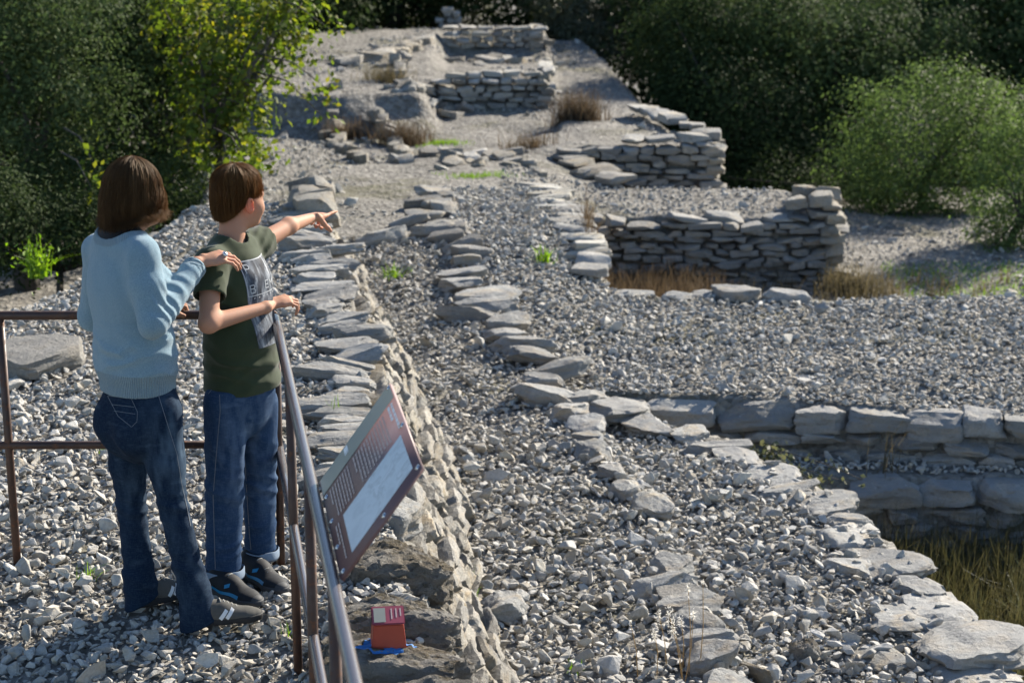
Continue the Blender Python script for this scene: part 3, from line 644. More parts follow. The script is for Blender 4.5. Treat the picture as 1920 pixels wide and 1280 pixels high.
def project_patch(name, targets, O, U, V, dirv, nu, nv, off, keep, mat, parent):
    """a thin layer of paint or cloth laid onto real surfaces by ray casting; keep(u,v) masks its outline"""
    idx = {}; Vv = []; UVs = []
    dirv = Vector(dirv).normalized()
    for i in range(nu+1):
        for j in range(nv+1):
            u, v = i/nu, j/nv; a = Vector(O)+Vector(U)*(u-.5)+Vector(V)*(v-.5)-dirv*.5; best = None
            for tr, inv in targets:
                loc, nor, k, dist = tr.ray_cast(inv @ a, (inv.to_3x3() @ dirv).normalized())
                if loc is not None:
                    w = inv.inverted() @ loc; t = (w-a).dot(dirv)
                    if best is None or t < best[0]: best = (t, w, (inv.to_3x3().transposed() @ nor).normalized())
            if best is not None and keep(u, v):
                idx[(i, j)] = len(Vv); nn = best[2]; nn = nn if nn.dot(dirv) < 0 else -nn; Vv.append(best[1]+nn*off); UVs.append((u, v))
    Q = []
    for i in range(nu):
        for j in range(nv):
            k = [(i, j), (i+1, j), (i+1, j+1), (i, j+1)]
            if all(q in idx for q in k):
                q = [idx[x] for x in k]; p = [Vv[x] for x in q]
                if max((p[a]-p[b]).length for a, b in ((0, 2), (1, 3))) < 4*max(Vector(U).length/nu, Vector(V).length/nv): Q.append(q)
    if not Q: return None
    me = fast_mesh(name, np.array([tuple(v) for v in Vv]), np.array(Q))
    uv = me.uv_layers.new(name='UVMap'); li = np.zeros(len(me.loops), np.int32); me.loops.foreach_get('vertex_index', li)
    uv.data.foreach_set('uv', np.array(UVs, np.float32)[li].ravel())
    return link(name, me, mat, parent, True)
tg = []
for o in LW.children:
    w = o.matrix_world.translation
    if abs(w.y-bp[1]) < .7 and w.z > -.15: tg.append((BVHTree.FromPolygons([v.co for v in o.data.vertices], [p.vertices for p in o.data.polygons]), o.matrix_world.inverted()))
def splat(u, v):
    r = math.hypot((u-.5)*2, (v-.5)*2); a = math.atan2(v-.5, u-.5)
    return r < .70+.34*float(noise3(a*1.6+3, r*2, 0, 5)) and float(fbm(u*6, v*6, 0, 9)) > -.30
project_patch('paint_mark', tg, (bp[0], bp[1]+.03, .3), (.22, .02, 0), (0, .17, 0), (0, 0, -1), 70, 60, .0015, splat, M['blue_paint'], LW)
# ------------------------------------------------------------------ people: implicit surfaces meshed with surface nets
class Field:
    def __init__(s, lo, hi, h):
        s.h = h; s.lo = np.asarray(lo, float); n = np.ceil((np.asarray(hi)-s.lo)/h).astype(int)+1
        s.ax = [s.lo[i]+h*np.arange(n[i]) for i in range(3)]; s.d = np.full(n, .12, np.float32)
    def block(s, lo, hi):
        sl = []
        for i in range(3):
            a = int(np.clip(np.floor((lo[i]-s.lo[i])/s.h), 0, len(s.ax[i])-1)); b = int(np.clip(np.ceil((hi[i]-s.lo[i])/s.h)+1, 1, len(s.ax[i]))); sl.append(slice(a, max(b, a+1)))
        P = np.stack(np.meshgrid(*[s.ax[i][sl[i]] for i in range(3)], indexing='ij'), -1); return tuple(sl), P
    def put(s, sl, d, k, op):
        o = s.d[sl]
        if op == 'sub':
            d = -d; h = np.clip(.5-.5*(o-d)/max(k, 1e-6), 0, 1); s.d[sl] = o*(1-h)+d*h+k*h*(1-h); return
        h = np.clip(.5+.5*(o-d)/max(k, 1e-6), 0, 1); s.d[sl] = o*(1-h)+d*h-k*h*(1-h)
    def cone(s, a, b, ra, rb, k=.02, flat=None, op='add'):
        a = np.asarray(a, float); b = np.asarray(b, float); m = max(ra, rb)+k+.03
        sl, P = s.block(np.minimum(a, b)-m, np.maximum(a, b)+m); q = P-a; ba = b-a
        if flat is not None:
            ax, f = flat; ax = np.asarray(ax, float); q = q+(q@ax)[..., None]*ax*(f-1); ba = ba+(ba@ax)*ax*(f-1)
        t = np.clip((q@ba)/(ba@ba+1e-12), 0, 1); d = np.linalg.norm(q-t[..., None]*ba, axis=-1)-(ra+(rb-ra)*t)
        if flat is not None: d = d/(1+(flat[1]-1)*.35)
        s.put(sl, d, k, op); return s
    def chain(s, pts, rad, k=.02, flat=None, op='add'):
        for i in range(len(pts)-1): s.cone(pts[i], pts[i+1], rad[i], rad[i+1], k, flat, op)
        return s
    def ell(s, c, r, ax=None, k=.02, op='add'):
        c = np.asarray(c, float); r = np.asarray(r, float); m = r.max()+k+.03; sl, P = s.block(c-m, c+m); q = P-c
        if ax is not None: q = q@np.asarray(ax).T
        k0 = np.linalg.norm(q/r, axis=-1); k1 = np.linalg.norm(q/(r*r), axis=-1)+1e-9
        s.put(sl, np.where(k0 < 1e-6, -r.min(), k0*(k0-1)/k1), k, op); return s
    def cut(s, p, n, lo=None, hi=None):
        """keep the side where (x-p).n < 0"""
        p = np.asarray(p, float); n = np.asarray(n, float)/np.linalg.norm(n)
        sl, P = s.block(lo if lo is not None else [a[0] for a in s.ax], hi if hi is not None else [a[-1] for a in s.ax]); s.d[sl] = np.maximum(s.d[sl], (P-p)@n); return s
    def warp(s, fn, lo=None, hi=None):
        sl, P = s.block(lo if lo is not None else [a[0] for a in s.ax], hi if hi is not None else [a[-1] for a in s.ax])
        near = np.abs(s.d[sl]) < .035; d = s.d[sl]; Q = P[near]; d[near] += fn(Q[:, 0], Q[:, 1], Q[:, 2]).astype(np.float32); s.d[sl] = d; return s
    def mesh(s, name, smooth=1):
        F = s.d; neg = F < 0; nx, ny, nz = F.shape; cnt = np.zeros((nx-1, ny-1, nz-1), np.int8)
        offs = [(a, b, c) for a in (0, 1) for b in (0, 1) for c in (0, 1)]
        for a, b, c in offs: cnt += neg[a:nx-1+a, b:ny-1+b, c:nz-1+c]
        cells = np.argwhere((cnt > 0) & (cnt < 8)); idx = np.full(cnt.shape, -1, np.int64); idx[tuple(cells.T)] = np.arange(len(cells))
        val = {o: F[cells[:, 0]+o[0], cells[:, 1]+o[1], cells[:, 2]+o[2]] for o in offs}; acc = np.zeros((len(cells), 3)); num = np.zeros(len(cells))
        for o in offs:
            for ax in range(3):
                if o[ax] == 0:
                    p = list(o); p[ax] = 1; v0, v1 = val[o], val[tuple(p)]; m = (v0 < 0) != (v1 < 0); t = np.where(m, v0/(v0-v1+1e-12), 0)
                    pos = np.array(o, float)[None].repeat(len(cells), 0); pos[:, ax] = t; acc[m] += pos[m]; num[m] += 1
        V = s.lo+(cells+acc/num[:, None])*s.h; Q = []
        for ax in range(3):
            sl0 = [slice(None)]*3; sl1 = [slice(None)]*3; sl0[ax] = slice(0, -1); sl1[ax] = slice(1, None)
            a0, a1 = neg[tuple(sl0)], neg[tuple(sl1)]; e = np.argwhere(a0 != a1); b, c = (ax+1) % 3, (ax+2) % 3
            ok = (e[:, b] > 0) & (e[:, c] > 0) & (e[:, b] < F.shape[b]-1) & (e[:, c] < F.shape[c]-1); e = e[ok]; inside = a0[tuple(e.T)]
            def g(db, dc):
                q = e.copy(); q[:, b] += db; q[:, c] += dc; return idx[tuple(q.T)]
            q = np.stack([g(-1, -1), g(0, -1), g(0, 0), g(-1, 0)], -1); q[~inside] = q[~inside][:, ::-1]; Q.append(q)
        Q = np.concatenate(Q); Q = Q[(Q >= 0).all(1)]
        for _ in range(smooth):
            S = np.zeros_like(V); n = np.zeros(len(V))
            for i in range(4):
                for j in ((i+1) % 4, (i+3) % 4): np.add.at(S, Q[:, i], V[Q[:, j]]); np.add.at(n, Q[:, i], 1)
            V = V*.45+.55*S/np.maximum(n, 1)[:, None]
        return V, Q

def unit(v): v = np.asarray(v, float); return v/np.linalg.norm(v)
Z3 = np.array([0, 0, 1.])
def J(px, py, Y): return at(px, py, Y=Y)
def build(name, VQ, mat, parent, colors=None):
    me = fast_mesh(name, *VQ)
    if colors is not None:
        a = me.color_attributes.new('tone', 'FLOAT_COLOR', 'POINT'); a.data.foreach_set('color', np.concatenate([colors, np.ones((len(colors), 1))], 1).astype(np.float32).ravel())
    return link(name, me, mat, parent, True)

# --- materials
def skin_mat():
    t = NT('skin'); co = t.geo(); a = t.n('ShaderNodeVertexColor', layer_name='tone'); n = t.noise(co, 90, 4)
    c = t.mix(t.math('MULTIPLY', n, .25), a.outputs['Color'], (.50, .20, .13))
    t.done(c, .55, t.bump(t.noise(co, 300, 4), .2, .0015), .25); t.p.inputs['Roughness'].default_value = .65; t.p.inputs['Specular IOR Level'].default_value = .18; t.p.inputs['Subsurface Weight'].default_value = .12; t.p.inputs['Subsurface Radius'].default_value = (.012, .004, .002); t.p.inputs['Subsurface Scale'].default_value = 1.0
    return t.m
def knit_mat(name, col, dark, rib):
    t = NT(name); g = t.geo(); mp = t.n('ShaderNodeMapping'); mp.inputs['Scale'].default_value = (1, 1, 3.0); t.l(g, mp.inputs[0])
    n = t.noise(mp.outputs[0], 210, 3, .6); n2 = t.noise(g, 9, 4); mp2 = t.n('ShaderNodeMapping'); mp2.inputs['Scale'].default_value = (1, 1, .12); t.l(g, mp2.inputs[0]); n3 = t.noise(mp2.outputs[0], 150, 2)
    c = t.mix(t.fac(n, .35, .65), dark, col); c = t.mix(t.math('MULTIPLY', t.fac(n2, .4, .7), .35), c, tuple(x*.8 for x in col))
    nn = t.bump(n, .8, .006)
    if rib:
        vc = t.n('ShaderNodeVertexColor', layer_name='tone'); sp_ = t.n('ShaderNodeSeparateColor'); t.l(vc.outputs['Color'], sp_.inputs[0])
        wv = t.math('SINE', t.math('MULTIPLY', sp_.outputs[0], 2*math.pi*120)); nn = t.bump(wv, .55, .006, nn); c = t.mix(t.fac(wv, -.6, .9), tuple(x*.72 for x in col), c)
    t.done(c, .95, nn, .1); t.p.inputs['Sheen Weight'].default_value = .35; return t.m
def denim_mat(name, dark, mid, pale, fade):
    t = NT(name); g = t.geo(); a = t.n('ShaderNodeVertexColor', layer_name='tone').outputs['Color']; sep = t.n('ShaderNodeSeparateColor'); t.l(a, sep.inputs[0])
    mp = t.n('ShaderNodeMapping'); mp.inputs['Scale'].default_value = (1, 1, .18); t.l(g, mp.inputs[0]); st = t.noise(mp.outputs[0], 300, 3, .6)
    mp2 = t.n('ShaderNodeMapping'); mp2.inputs['Scale'].default_value = (.2, .2, 1); t.l(g, mp2.inputs[0]); st2 = t.noise(mp2.outputs[0], 300, 2, .6)
    c = t.mix(t.noise(g, 7, 5, .6), dark, mid); c = t.mix(t.math('MULTIPLY', sep.outputs[0], fade), c, pale)
    w = t.math('MULTIPLY', t.math('ADD', st, st2), .5); c = t.mix(t.math('MULTIPLY', t.fac(w, .46, .64), .08), c, pale)
    return t.done(c, .9, t.bump(w, .35, .002), .08)
def cloth_mat(name, col, var=.25):
    t = NT(name); g = t.geo(); n = t.noise(g, 500, 2); n2 = t.noise(g, 12, 4)
    c = t.mix(n2, tuple(x*(1-var) for x in col), tuple(x*(1+var) for x in col)); t.done(c, .9, t.bump(n, .2, .001), .15); t.p.inputs['Sheen Weight'].default_value = .15; return t.m
def hair_mat(name, a, b):
    t = NT(name); at_ = t.n('ShaderNodeVertexColor', layer_name='tone'); sep = t.n('ShaderNodeSeparateColor'); t.l(at_.outputs['Color'], sep.inputs[0])
    t.done(t.mix(sep.outputs[0], a, b), .55, None, .2); t.p.inputs['Specular Tint'].default_value = (1, .78, .5, 1); t.p.inputs['Sheen Weight'].default_value = .0
    tr = t.n('ShaderNodeBsdfTranslucent'); tr.inputs['Color'].default_value = (*[min(1, x*3.2) for x in b], 1); mx = t.n('ShaderNodeMixShader'); mx.inputs[0].default_value = .35
    t.l(t.p.outputs[0], mx.inputs[1]); t.l(tr.outputs[0], mx.inputs[2]); t.l(mx.outputs[0], t.out.inputs[0]); return t.m
M['skin'] = skin_mat()
M['knit'] = knit_mat('blue_knit', (.25, .365, .44), (.125, .225, .295), False); M['knit_rib'] = knit_mat('blue_rib_knit', (.25, .365, .44), (.135, .235, .305), True)
M['denim_w'] = denim_mat('dark_denim', (.004, .0105, .026), (.008, .020, .044), (.15, .23, .32), .8)
M['denim_b'] = denim_mat('mid_denim', (.012, .030, .072), (.025, .054, .115), (.24, .33, .46), .75)
M['denim_in'] = simple('denim_inside', (.19, .24, .31), .9, .1, 0, .15, 200)
M['stitch'] = simple('stitch_thread', (.13, .15, .18), .8, .2, 0, .1)
M['black_cloth'] = cloth_mat('black_cloth', (.010, .011, .014)); M['olive'] = cloth_mat('olive_cotton', (.034, .046, .024))
M['hair_w'] = hair_mat('brown_hair', (.028, .0175, .010), (.14, .084, .042)); M['hair_b'] = hair_mat('light_brown_hair', (.034, .019, .009), (.175, .098, .040))
M['eye'] = simple('eye_white', (.75, .73, .70), .15, .6, 0, .02); M['iris'] = simple('iris_brown', (.04, .02, .01), .1, .6)
M['shoe_grey'] = simple('grey_suede', (.085, .082, .076), .9, .15, 0, .25, 60, .2); M['sole_dark'] = simple('dark_rubber', (.018, .018, .02), .7, .3)
M['stripe'] = simple('white_stripe', (.62, .64, .66), .6, .3, 0, .05); M['shoe_black'] = simple('black_mesh', (.012, .014, .018), .75, .3, 0, .3, 80, .15)
M['toe_grey'] = simple('grey_rubber', (.05, .052, .056), .7, .3); M['shoe_blue'] = simple('blue_rubber', (.015, .19, .38), .5, .4, 0, .12); M['lace'] = simple('lace', (.24, .24, .23), .8, .2)
M['print_line'] = simple('print_line', (.40, .42, .44), .7, .2, 0, .15, 90)
M['silver'] = simple('silver_ring', (.6, .63, .66), .25, .6, .6, .1)

# --- heads, hands and hair
def head(F, C, f, s):
    f = unit(f); u = unit(Z3-f*(Z3@f)); r = np.cross(f, u); A = np.stack([r, f, u])
    L = lambda a, b, c: C+s*(a*r+b*f+c*u); S = lambda *v: s*np.array(v)
    F.ell(L(0, -.012, .035), S(.075, .094, .086), A, .01).ell(L(0, .03, -.022), S(.062, .064, .085), A, .03*s)
    F.ell(L(0, .042, -.074), S(.047, .046, .036), A, .03*s).ell(L(0, .078, -.094), S(.019, .017, .015), A, .02*s)
    F.ell(L(0, .076, .016), S(.052, .022, .018), A, .02*s)
    for e in (-1, 1):
        F.ell(L(e*.036, .058, -.034), S(.027, .030, .028), A, .025*s).ell(L(e*.031, .101, -.004), S(.016, .012, .010), A, .008, 'sub')
        a2 = np.stack([unit(r*e*.9-f*.42), unit(f*.9+r*e*.42), u])
        F.ell(L(e*.083, -.010, -.014), S(.008, .019, .032), a2, .006).ell(L(e*.090, -.004, -.010), S(.007, .011, .019), a2, .004, 'sub')
    F.cone(L(0, .090, .002), L(0, .110, -.034), .008*s, .0125*s, .014*s).ell(L(0, .104, -.040), S(.017, .011, .009), A, .01*s)
    F.ell(L(0, .092, -.058), S(.022, .011, .0065), A, .006).ell(L(0, .090, -.068), S(.019, .011, .007), A, .006)
    F.ell(L(0, .104, -.0630), S(.02, .006, .002), A, .003, 'sub')
    return L, r, f, u
def eyes(L, r, f, u, s, parent):
    for e in (-1, 1):
        c = L(e*.031, .078, -.004); mb = MB()
        mb.tube([c+f*t*s*.0125 for t in (-1, -.8, -.4, 0, .4, .8, .98)], [s*.0125*math.sqrt(max(.0004, 1-t*t)) for t in (-1, -.8, -.4, 0, .4, .8, .98)], 12); o = mb.build('eye', M['eye'], parent, True)
        MB().tube([c+f*s*.0095, c+f*s*.0128], [s*.0062, s*.0050], 12).build('iris', M['iris'], o, True).location = Vector((0, 0, 0))
def hand(F, W, d, n, thumb, size, curls, r0=.0080, spread=.10, thumb_dir=(.55, .45, -.35), tlen=1.0):
    """W wrist, d towards the knuckles, n back of the hand, thumb the thumb's side; curls = bends (3 per finger, index first) in radians"""
    d = unit(d); n = unit(n-d*(n@d)); sd = unit(thumb-d*(thumb@d)-n*(thumb@n)); pl = .085*size; w = .066*size; tips = []
    F.cone(W-d*.01*size, W+d*pl*.55, .020*size, .026*size, .012, (n, 1.75)); F.cone(W+d*pl*.3+sd*w*.12, W+d*pl*.88+sd*w*.22, .020*size, .018*size, .014, (n, 1.6)); F.cone(W+d*pl*.3-sd*w*.12, W+d*pl*.82-sd*w*.24, .020*size, .016*size, .014, (n, 1.6))
    lens = [(.040, .025, .020), (.044, .029, .021), (.041, .026, .020), (.032, .020, .018)]
    for i in range(4):
        o = (.5-i/3); p = W+d*pl*(1.0-.10*abs(i-1)/1.5)+sd*w*o*.92; F.cone(p-d*.03*size, p, r0*size*1.15, r0*size*1.2, .010); ang = 0; dd = unit(d+sd*o*spread*2)
        for j in range(3):
            ang += curls[i][j]; dirv = dd*math.cos(ang)-n*math.sin(ang); q = p+dirv*lens[i][j]*size; rr = r0*size*(1.08-.09*j)*(1 if i < 3 else .88)
            F.cone(p, q, rr*1.04, rr*.94, .0045); p = q
        tips.append((p, dirv))
    b = W+d*pl*.28+sd*w*.36; td = unit(d*thumb_dir[0]+sd*thumb_dir[1]+n*thumb_dir[2]); p1 = b+td*.038*size*tlen; td2 = unit(td+d*.35-n*.1); p2 = p1+td2*.030*size*tlen; p3 = p2+unit(td2+d*.15)*.022*size*tlen
    F.chain([b-td*.01, p1, p2, p3], [.0135*size, .0105*size, .0095*size, .0078*size], .009)
    return tips
def skin_tone(V, base, extra=()):
    c = np.tile(np.array(base), (len(V), 1)).astype(float)
    for p, rad, col, k in extra:
        w = np.exp(-(np.linalg.norm(V-p, axis=1)/rad)**2)*k; c = c*(1-w[:, None])+np.array(col)*w[:, None]
    return c
def strands(paths, rad, tone):
    """paths (n,m,3) -> 3-sided tapered tubes"""
    n, m, _ = paths.shape; tgt = np.gradient(paths, axis=1); tgt /= np.linalg.norm(tgt, axis=2, keepdims=True)+1e-9
    ref = np.array([.31, .22, .92]); a = np.cross(tgt, ref); a /= np.linalg.norm(a, axis=2, keepdims=True)+1e-9; b = np.cross(tgt, a)
    tp = np.linspace(0, 1, m); prof = (1-.93*tp**3)*(.55+.45*np.minimum(1, tp*6)); R = np.asarray(rad)[:, None]*prof[None]; V = []
    for k in range(3):
        th = k*2.0944; V.append(paths+R[..., None]*(math.cos(th)*a+math.sin(th)*b))
    V = np.stack(V, 2).reshape(-1, 3); base = (np.arange(n)[:, None]*m+np.arange(m-1)[None])*3; Q = []
    for k in range(3): Q.append(np.stack([base+k, base+(k+1) % 3, base+3+(k+1) % 3, base+3+k], -1).reshape(-1, 4))
    return V, np.concatenate(Q), np.repeat(np.asarray(tone), m*3)

def hair(name, C, f, s, mat, parent, n, long, seed):
    r_ = np.random.default_rng(seed); f = unit(f); u = unit(Z3-f*(Z3@f)); r = np.cross(f, u)
    hc = np.array([0, -.010, .034])
    def env(ph, t, lift, lng):
        """ph azimuth (0 front, + to the right), t 0 crown .. 1 tip; returns local points"""
        cph, sph = np.cos(ph), np.sin(ph)
        if not long:
            back = .5-.5*cph; uend = np.where(cph > 0, .012+.006*cph-.026*(1-cph)*0, .012-.094*np.clip(-cph, 0, 1)**.8) - .010*np.abs(sph)
            rx, ry, rz = .081+lift, .101+lift, .094+lift; th = t*1.62*np.ones_like(ph)
            up = rz*np.cos(th); hor = np.sin(th)
            low = np.clip((t-.62)/.38, 0, 1); zz = np.where(t < .62, hc[2]+up, hc[2]+rz*math.cos(.62*1.62)*(1-low)+ (uend-hc[2])*low)
            hor = np.where(t < .62, hor, math.sin(.62*1.62)+(1.0-math.sin(.62*1.62))*np.sin(low*1.57)-.20*low**2*back-.04*low**3)
            return np.stack([rx*hor*sph, hc[1]+ry*hor*cph, zz], -1)
        rx, ry, rz = .086+lift, .101+lift, .096+lift; L1 = .52
        th = np.minimum(t/L1, 1)*1.5708; low = np.clip((t-L1)/(1-L1), 0, 1); uend = -.092-.042*np.clip(-cph, 0, 1)**1.5
        zz = hc[2]+rz*np.cos(th)+(uend*lng-hc[2])*low
        bulge = 1+.15*np.sin(low*2.5)-.26*low**2.2; flip = np.clip((low-.62)/.38, 0, 1)**1.6*.50*(.15+np.abs(np.sin(lng*60)))
        hor = np.sin(th)*(bulge+flip*(.35+.65*np.abs(sph)))
        zz = zz+.045*flip
        return np.stack([rx*hor*sph, hc[1]+ry*hor*cph, zz], -1)
    W = lambda q: C+s*(q[..., 0:1]*r+q[..., 1:2]*f+q[..., 2:3]*u)
    # under-shell
    lim = math.pi if not long else math.pi*.70
    ph = np.linspace(-lim, lim, 72); ts = np.linspace(0.0, .985 if not long else .93, 26); PH, T = np.meshgrid(ph+math.pi if long else ph, ts, indexing='ij')
    G = W(env(PH, T, .003 if not long else -.008, 1.0)); a, b = G.shape[:2]; i = np.arange(a-1)[:, None]*b+np.arange(b-1)[None]
    Q = np.stack([i, i+1, i+b+1, i+b], -1).reshape(-1, 4)
    me = fast_mesh('hair', G.reshape(-1, 3), Q); ca = me.color_attributes.new('tone', 'FLOAT_COLOR', 'POINT'); tone0 = np.zeros((len(me.vertices), 4)); tone0[:, 0] = .12; ca.data.foreach_set('color', tone0.astype(np.float32).ravel())
    hob = link('hair', me, M[mat], parent, True)
    # locks: strands follow a lock's centre line with a small offset
    nl = n//22; ph_l = r_.uniform(-lim, lim, nl)+(math.pi if long else 0); li = r_.integers(0, nl, n); ph0 = ph_l[li]+r_.normal(0, .05, n)
    m = 13 if long else 8; t0 = np.where(r_.random(n) < .45, 0.02, r_.uniform(.0, .5, n)); t1 = np.minimum(1.04, (.975+r_.normal(0, .05, nl)[li]+r_.normal(0, .02, n))) if long else np.minimum(1.03, t0+r_.uniform(.5, .75, n)+.25*(t0 > .3)); 
    if not long: t1 = np.minimum(t1, 1.0+r_.normal(0, .025, n))
    tt = t0[:, None]+(t1-t0)[:, None]*np.linspace(0, 1, m)[None]; sw = r_.normal(0, .16, nl)[li]+r_.normal(0, .06, n); wob = r_.normal(0, .05, (nl, 3))
    whorl = (0.55 if not long else .12)
    phs = ph0[:, None]+sw[:, None]*(tt-t0[:, None])+whorl*(np.exp(-tt*4)-.2)+wob[li][:, :1]*np.sin(tt*(5 if not long else 8)+li[:, None])*(1+tt*(2.2 if long else 0))
    lift = (r_.uniform(.003, .011, nl)[li]+r_.normal(0, .0016, n))[:, None]*(.35+tt*.9)
    lng = (1+r_.normal(0, .085, nl)[li]+r_.normal(0, .02, n))[:, None]
    P = W(env(phs, tt, lift, lng)); P = P+r_.normal(0, .0016, (n, 1, 3))+ (r_.normal(0, .004, (n, 1, 3))*np.linspace(0, 1, m)[None, :, None]**2)*(r_.random((n, 1, 1)) < .25)
    V, Q, tone = strands(P, r_.uniform(.00045, .00100, n), np.clip(.5+.36*r_.normal(0, 1., nl)[li]+r_.normal(0, .2, n), 0, 1))
    me = fast_mesh('strands', V, Q); ca = me.color_attributes.new('tone', 'FLOAT_COLOR', 'POINT'); cc = np.zeros((len(V), 4), np.float32); cc[:, 0] = tone; cc[:, 3] = 1; ca.data.foreach_set('color', cc.ravel())
    so_ = link('strands', me, M[mat], hob, True); so_.location = (0, 0, 0)
    return hob

# --- shoes
def shoe(name, heel, toe, z0, w, parent, upper, sole, kind):
    heel = np.array([heel[0], heel[1], z0]); toe = np.array([toe[0], toe[1], z0]); d = toe-heel; L = np.linalg.norm(d); d /= L; sd = np.cross(d, Z3)
    P = lambda a, b, c: heel+d*a*L+sd*b*w+Z3*c
    h = .003; F = Field(np.minimum(heel, toe)-np.array([.07, .07, .01]), np.maximum(heel, toe)+np.array([.07, .07, .16]), h)
    F.cone(P(.15, 0, .040), P(.45, .02, .036), w*.38, w*.42, .01).cone(P(.45, .02, .026), P(.80, .03, .022), w*.46, w*.42, .02, (Z3, 1.75)).cone(P(.78, .02, .022), P(.905, .0, .021), w*.42, w*.28, .015, (Z3, 1.65))
    F.cone(P(.15, 0, .045), P(.19, 0, .068), w*.36, w*.30, .02).cone(P(.22, 0, .056), P(.60, 0, .032), w*.30, w*.26, .03)
    F.cut(P(0, 0, .014), -Z3)
    o = build(name, F.mesh(name), M[upper], parent)
    F2 = Field(np.minimum(heel, toe)-np.array([.07, .07, .02]), np.maximum(heel, toe)+np.array([.07, .07, .06]), h)
    F2.chain([P(.13, 0, .01), P(.45, .02, .01), P(.80, .02, .012), P(.90, 0, .016)], [w*.45, w*.45, w*.46, w*.36], .02, (Z3, 1.0)); F2.cut(P(0, 0, .024), Z3); F2.cut(P(0, 0, 0), -Z3)
    s_ = build('sole', F2.mesh('sole'), M[sole], o); s_.location = (0, 0, 0)
    tree = (BVHTree.FromPolygons([v.co for v in o.data.vertices], [p.vertices for p in o.data.polygons]), Matrix.Identity(4))
    def decal(nm, pts, wid, dirv, mat, off=.003):
        pts = np.asarray(pts); Vv = []; Qd = []; pts = np.concatenate([pts[i]+(pts[i+1]-pts[i])*np.linspace(0, 1, 6)[:-1, None] for i in range(len(pts)-1)]+[pts[-1:]])
        for i in range(len(pts)):
            t = unit(pts[min(i+1, len(pts)-1)]-pts[max(i-1, 0)]); side = unit(np.cross(t, dirv))
            for k in (-1, 1):
                a = Vector(pts[i]+side*k*wid/2-np.asarray(dirv)*.15); loc, nor, _, _ = tree[0].ray_cast(a, Vector(dirv))
                if loc is None: return
                nor = nor if nor.dot(Vector(dirv)) < 0 else -nor; Vv.append(loc+nor*off)
            if i: Qd.append((2*i-2, 2*i-1, 2*i+1, 2*i))
        x = link(nm, fast_mesh(nm, np.array([tuple(v) for v in Vv]), np.array(Qd)), M[mat], o, True); x.location = (0, 0, 0)
    return o, P, d, sd, decal
def lace_set(P, o, w, mat, n=5, a0=.42, a1=.64):
    b = MB()
    for i in range(n):
        a = a0+(a1-a0)*i/(n-1); zt = .080-.028*i/(n-1)
        b.tube([P(a, -.20, zt-.012), P(a+.015, -.08, zt+.001), P(a+.02, .08, zt+.001), P(a+.03, .20, zt-.012)], .0028, 6)
    x = b.build('laces', M[mat], o, True); x.location = (0, 0, 0)
def ribbon(name, tree, pts, dirv, wid, off, mat, parent, sub=6):
    """a flat line (seam, print) laid on cloth by ray casting along dirv"""
    P = np.asarray(pts, float); Q = [P[0]]
    for i in range(len(P)-1):
        for k in range(1, sub+1): Q.append(P[i]+(P[i+1]-P[i])*k/sub)
    Vv = []; F_ = []; dv = Vector(dirv).normalized(); ok = []
    for i in range(len(Q)):
        t = unit(Q[min(i+1, len(Q)-1)]-Q[max(i-1, 0)]); side = unit(np.cross(t, np.array(dv))); pr_ = []
        for k in (-1, 1):
            loc, nor, _, _ = tree.ray_cast(Vector(Q[i]+side*k*wid/2)-dv*.4, dv)
            if loc is None: pr_ = None; break
            nor = nor if nor.dot(dv) < 0 else -nor; pr_.append(tuple(loc+nor*off))
        ok.append(pr_)
    for i, p in enumerate(ok):
        if p is None: continue
        Vv += p
        if i and ok[i-1] is not None:
            n = len(Vv); 
            if np.linalg.norm(np.array(Vv[n-1])-np.array(Vv[n-3])) < .06: F_.append((n-4, n-3, n-1, n-2))
    if F_: return link(name, fast_mesh(name, np.array(Vv), np.array(F_)), mat, parent, True)
def bvh(o): return BVHTree.FromPolygons([v.co for v in o.data.vertices], [p.vertices for p in o.data.polygons])

# ================================================================== the woman
WO = empty('person', (-1.18, 6.5, 0)); tag(WO, 'woman in a pale blue sweater and dark jeans, hand on the boy\'s shoulder', 'person')
fw = unit((.72, .69, 0)); rw = np.cross(fw, Z3)
pel = J(262, 775, 6.50); wst = J(254, 660, 6.50); che = J(240, 535, 6.50); nek = J(228, 452, 6.50)
Ls, Rs = J(188, 470, 6.63), J(266, 478, 6.40); Re, Rw = J(288, 606, 6.33), J(370, 494, 6.58); Le = J(178, 590, 6.74); Lw = J(286, 574, 6.93)
HC = J(254, 366, 6.55); fh = unit((.66, .75, -.04)); hs = .97
lo = np.array([-1.75, 6.1, .0]); hi = np.array([-.80, 7.15, 1.75])
hd = Rw-Re; hd = unit(np.array([.86, .46, .16])); hn = unit(np.array([-.15, -.42, .89]))
F = Field((-1.70, 6.15, .75), (-.82, 7.15, 1.72), .004)
hl, hr, hf, hu = head(F, HC, fh, hs)
F.cone(HC+hs*(-.018*hf-.05*hu), nek-Z3*.03+fw*.012, .050, .054, .03)
F.cone(nek-Z3*.07, che, .085, .12, .03, (fw, 1.4)).cone(che, wst, .125, .11, .05, (fw, 1.4)).cone(wst, pel, .11, .13, .05, (fw, 1.35))
F.chain([Rs, Re, Rw], [.045, .037, .025], .02).chain([Ls, Le, Lw], [.045, .037, .025], .02)
wt = hand(F, Rw+hd*.012, hd, hn, np.array([.1, .9, .3]), 1.0, [(.50, .40, .25), (.52, .42, .25), (.54, .42, .25), (.55, .42, .25)], .0068, .05, (.75, .30, -.45))
hand(F, Lw, unit((.75, .5, .08)), np.array([0, -.15, 1.]), np.array([.6, -.8, 0]), .98, [(.5, .8, .5)]*4, .0078)
F.cut(pel-Z3*.03, -Z3)
V, Q = F.mesh('body')
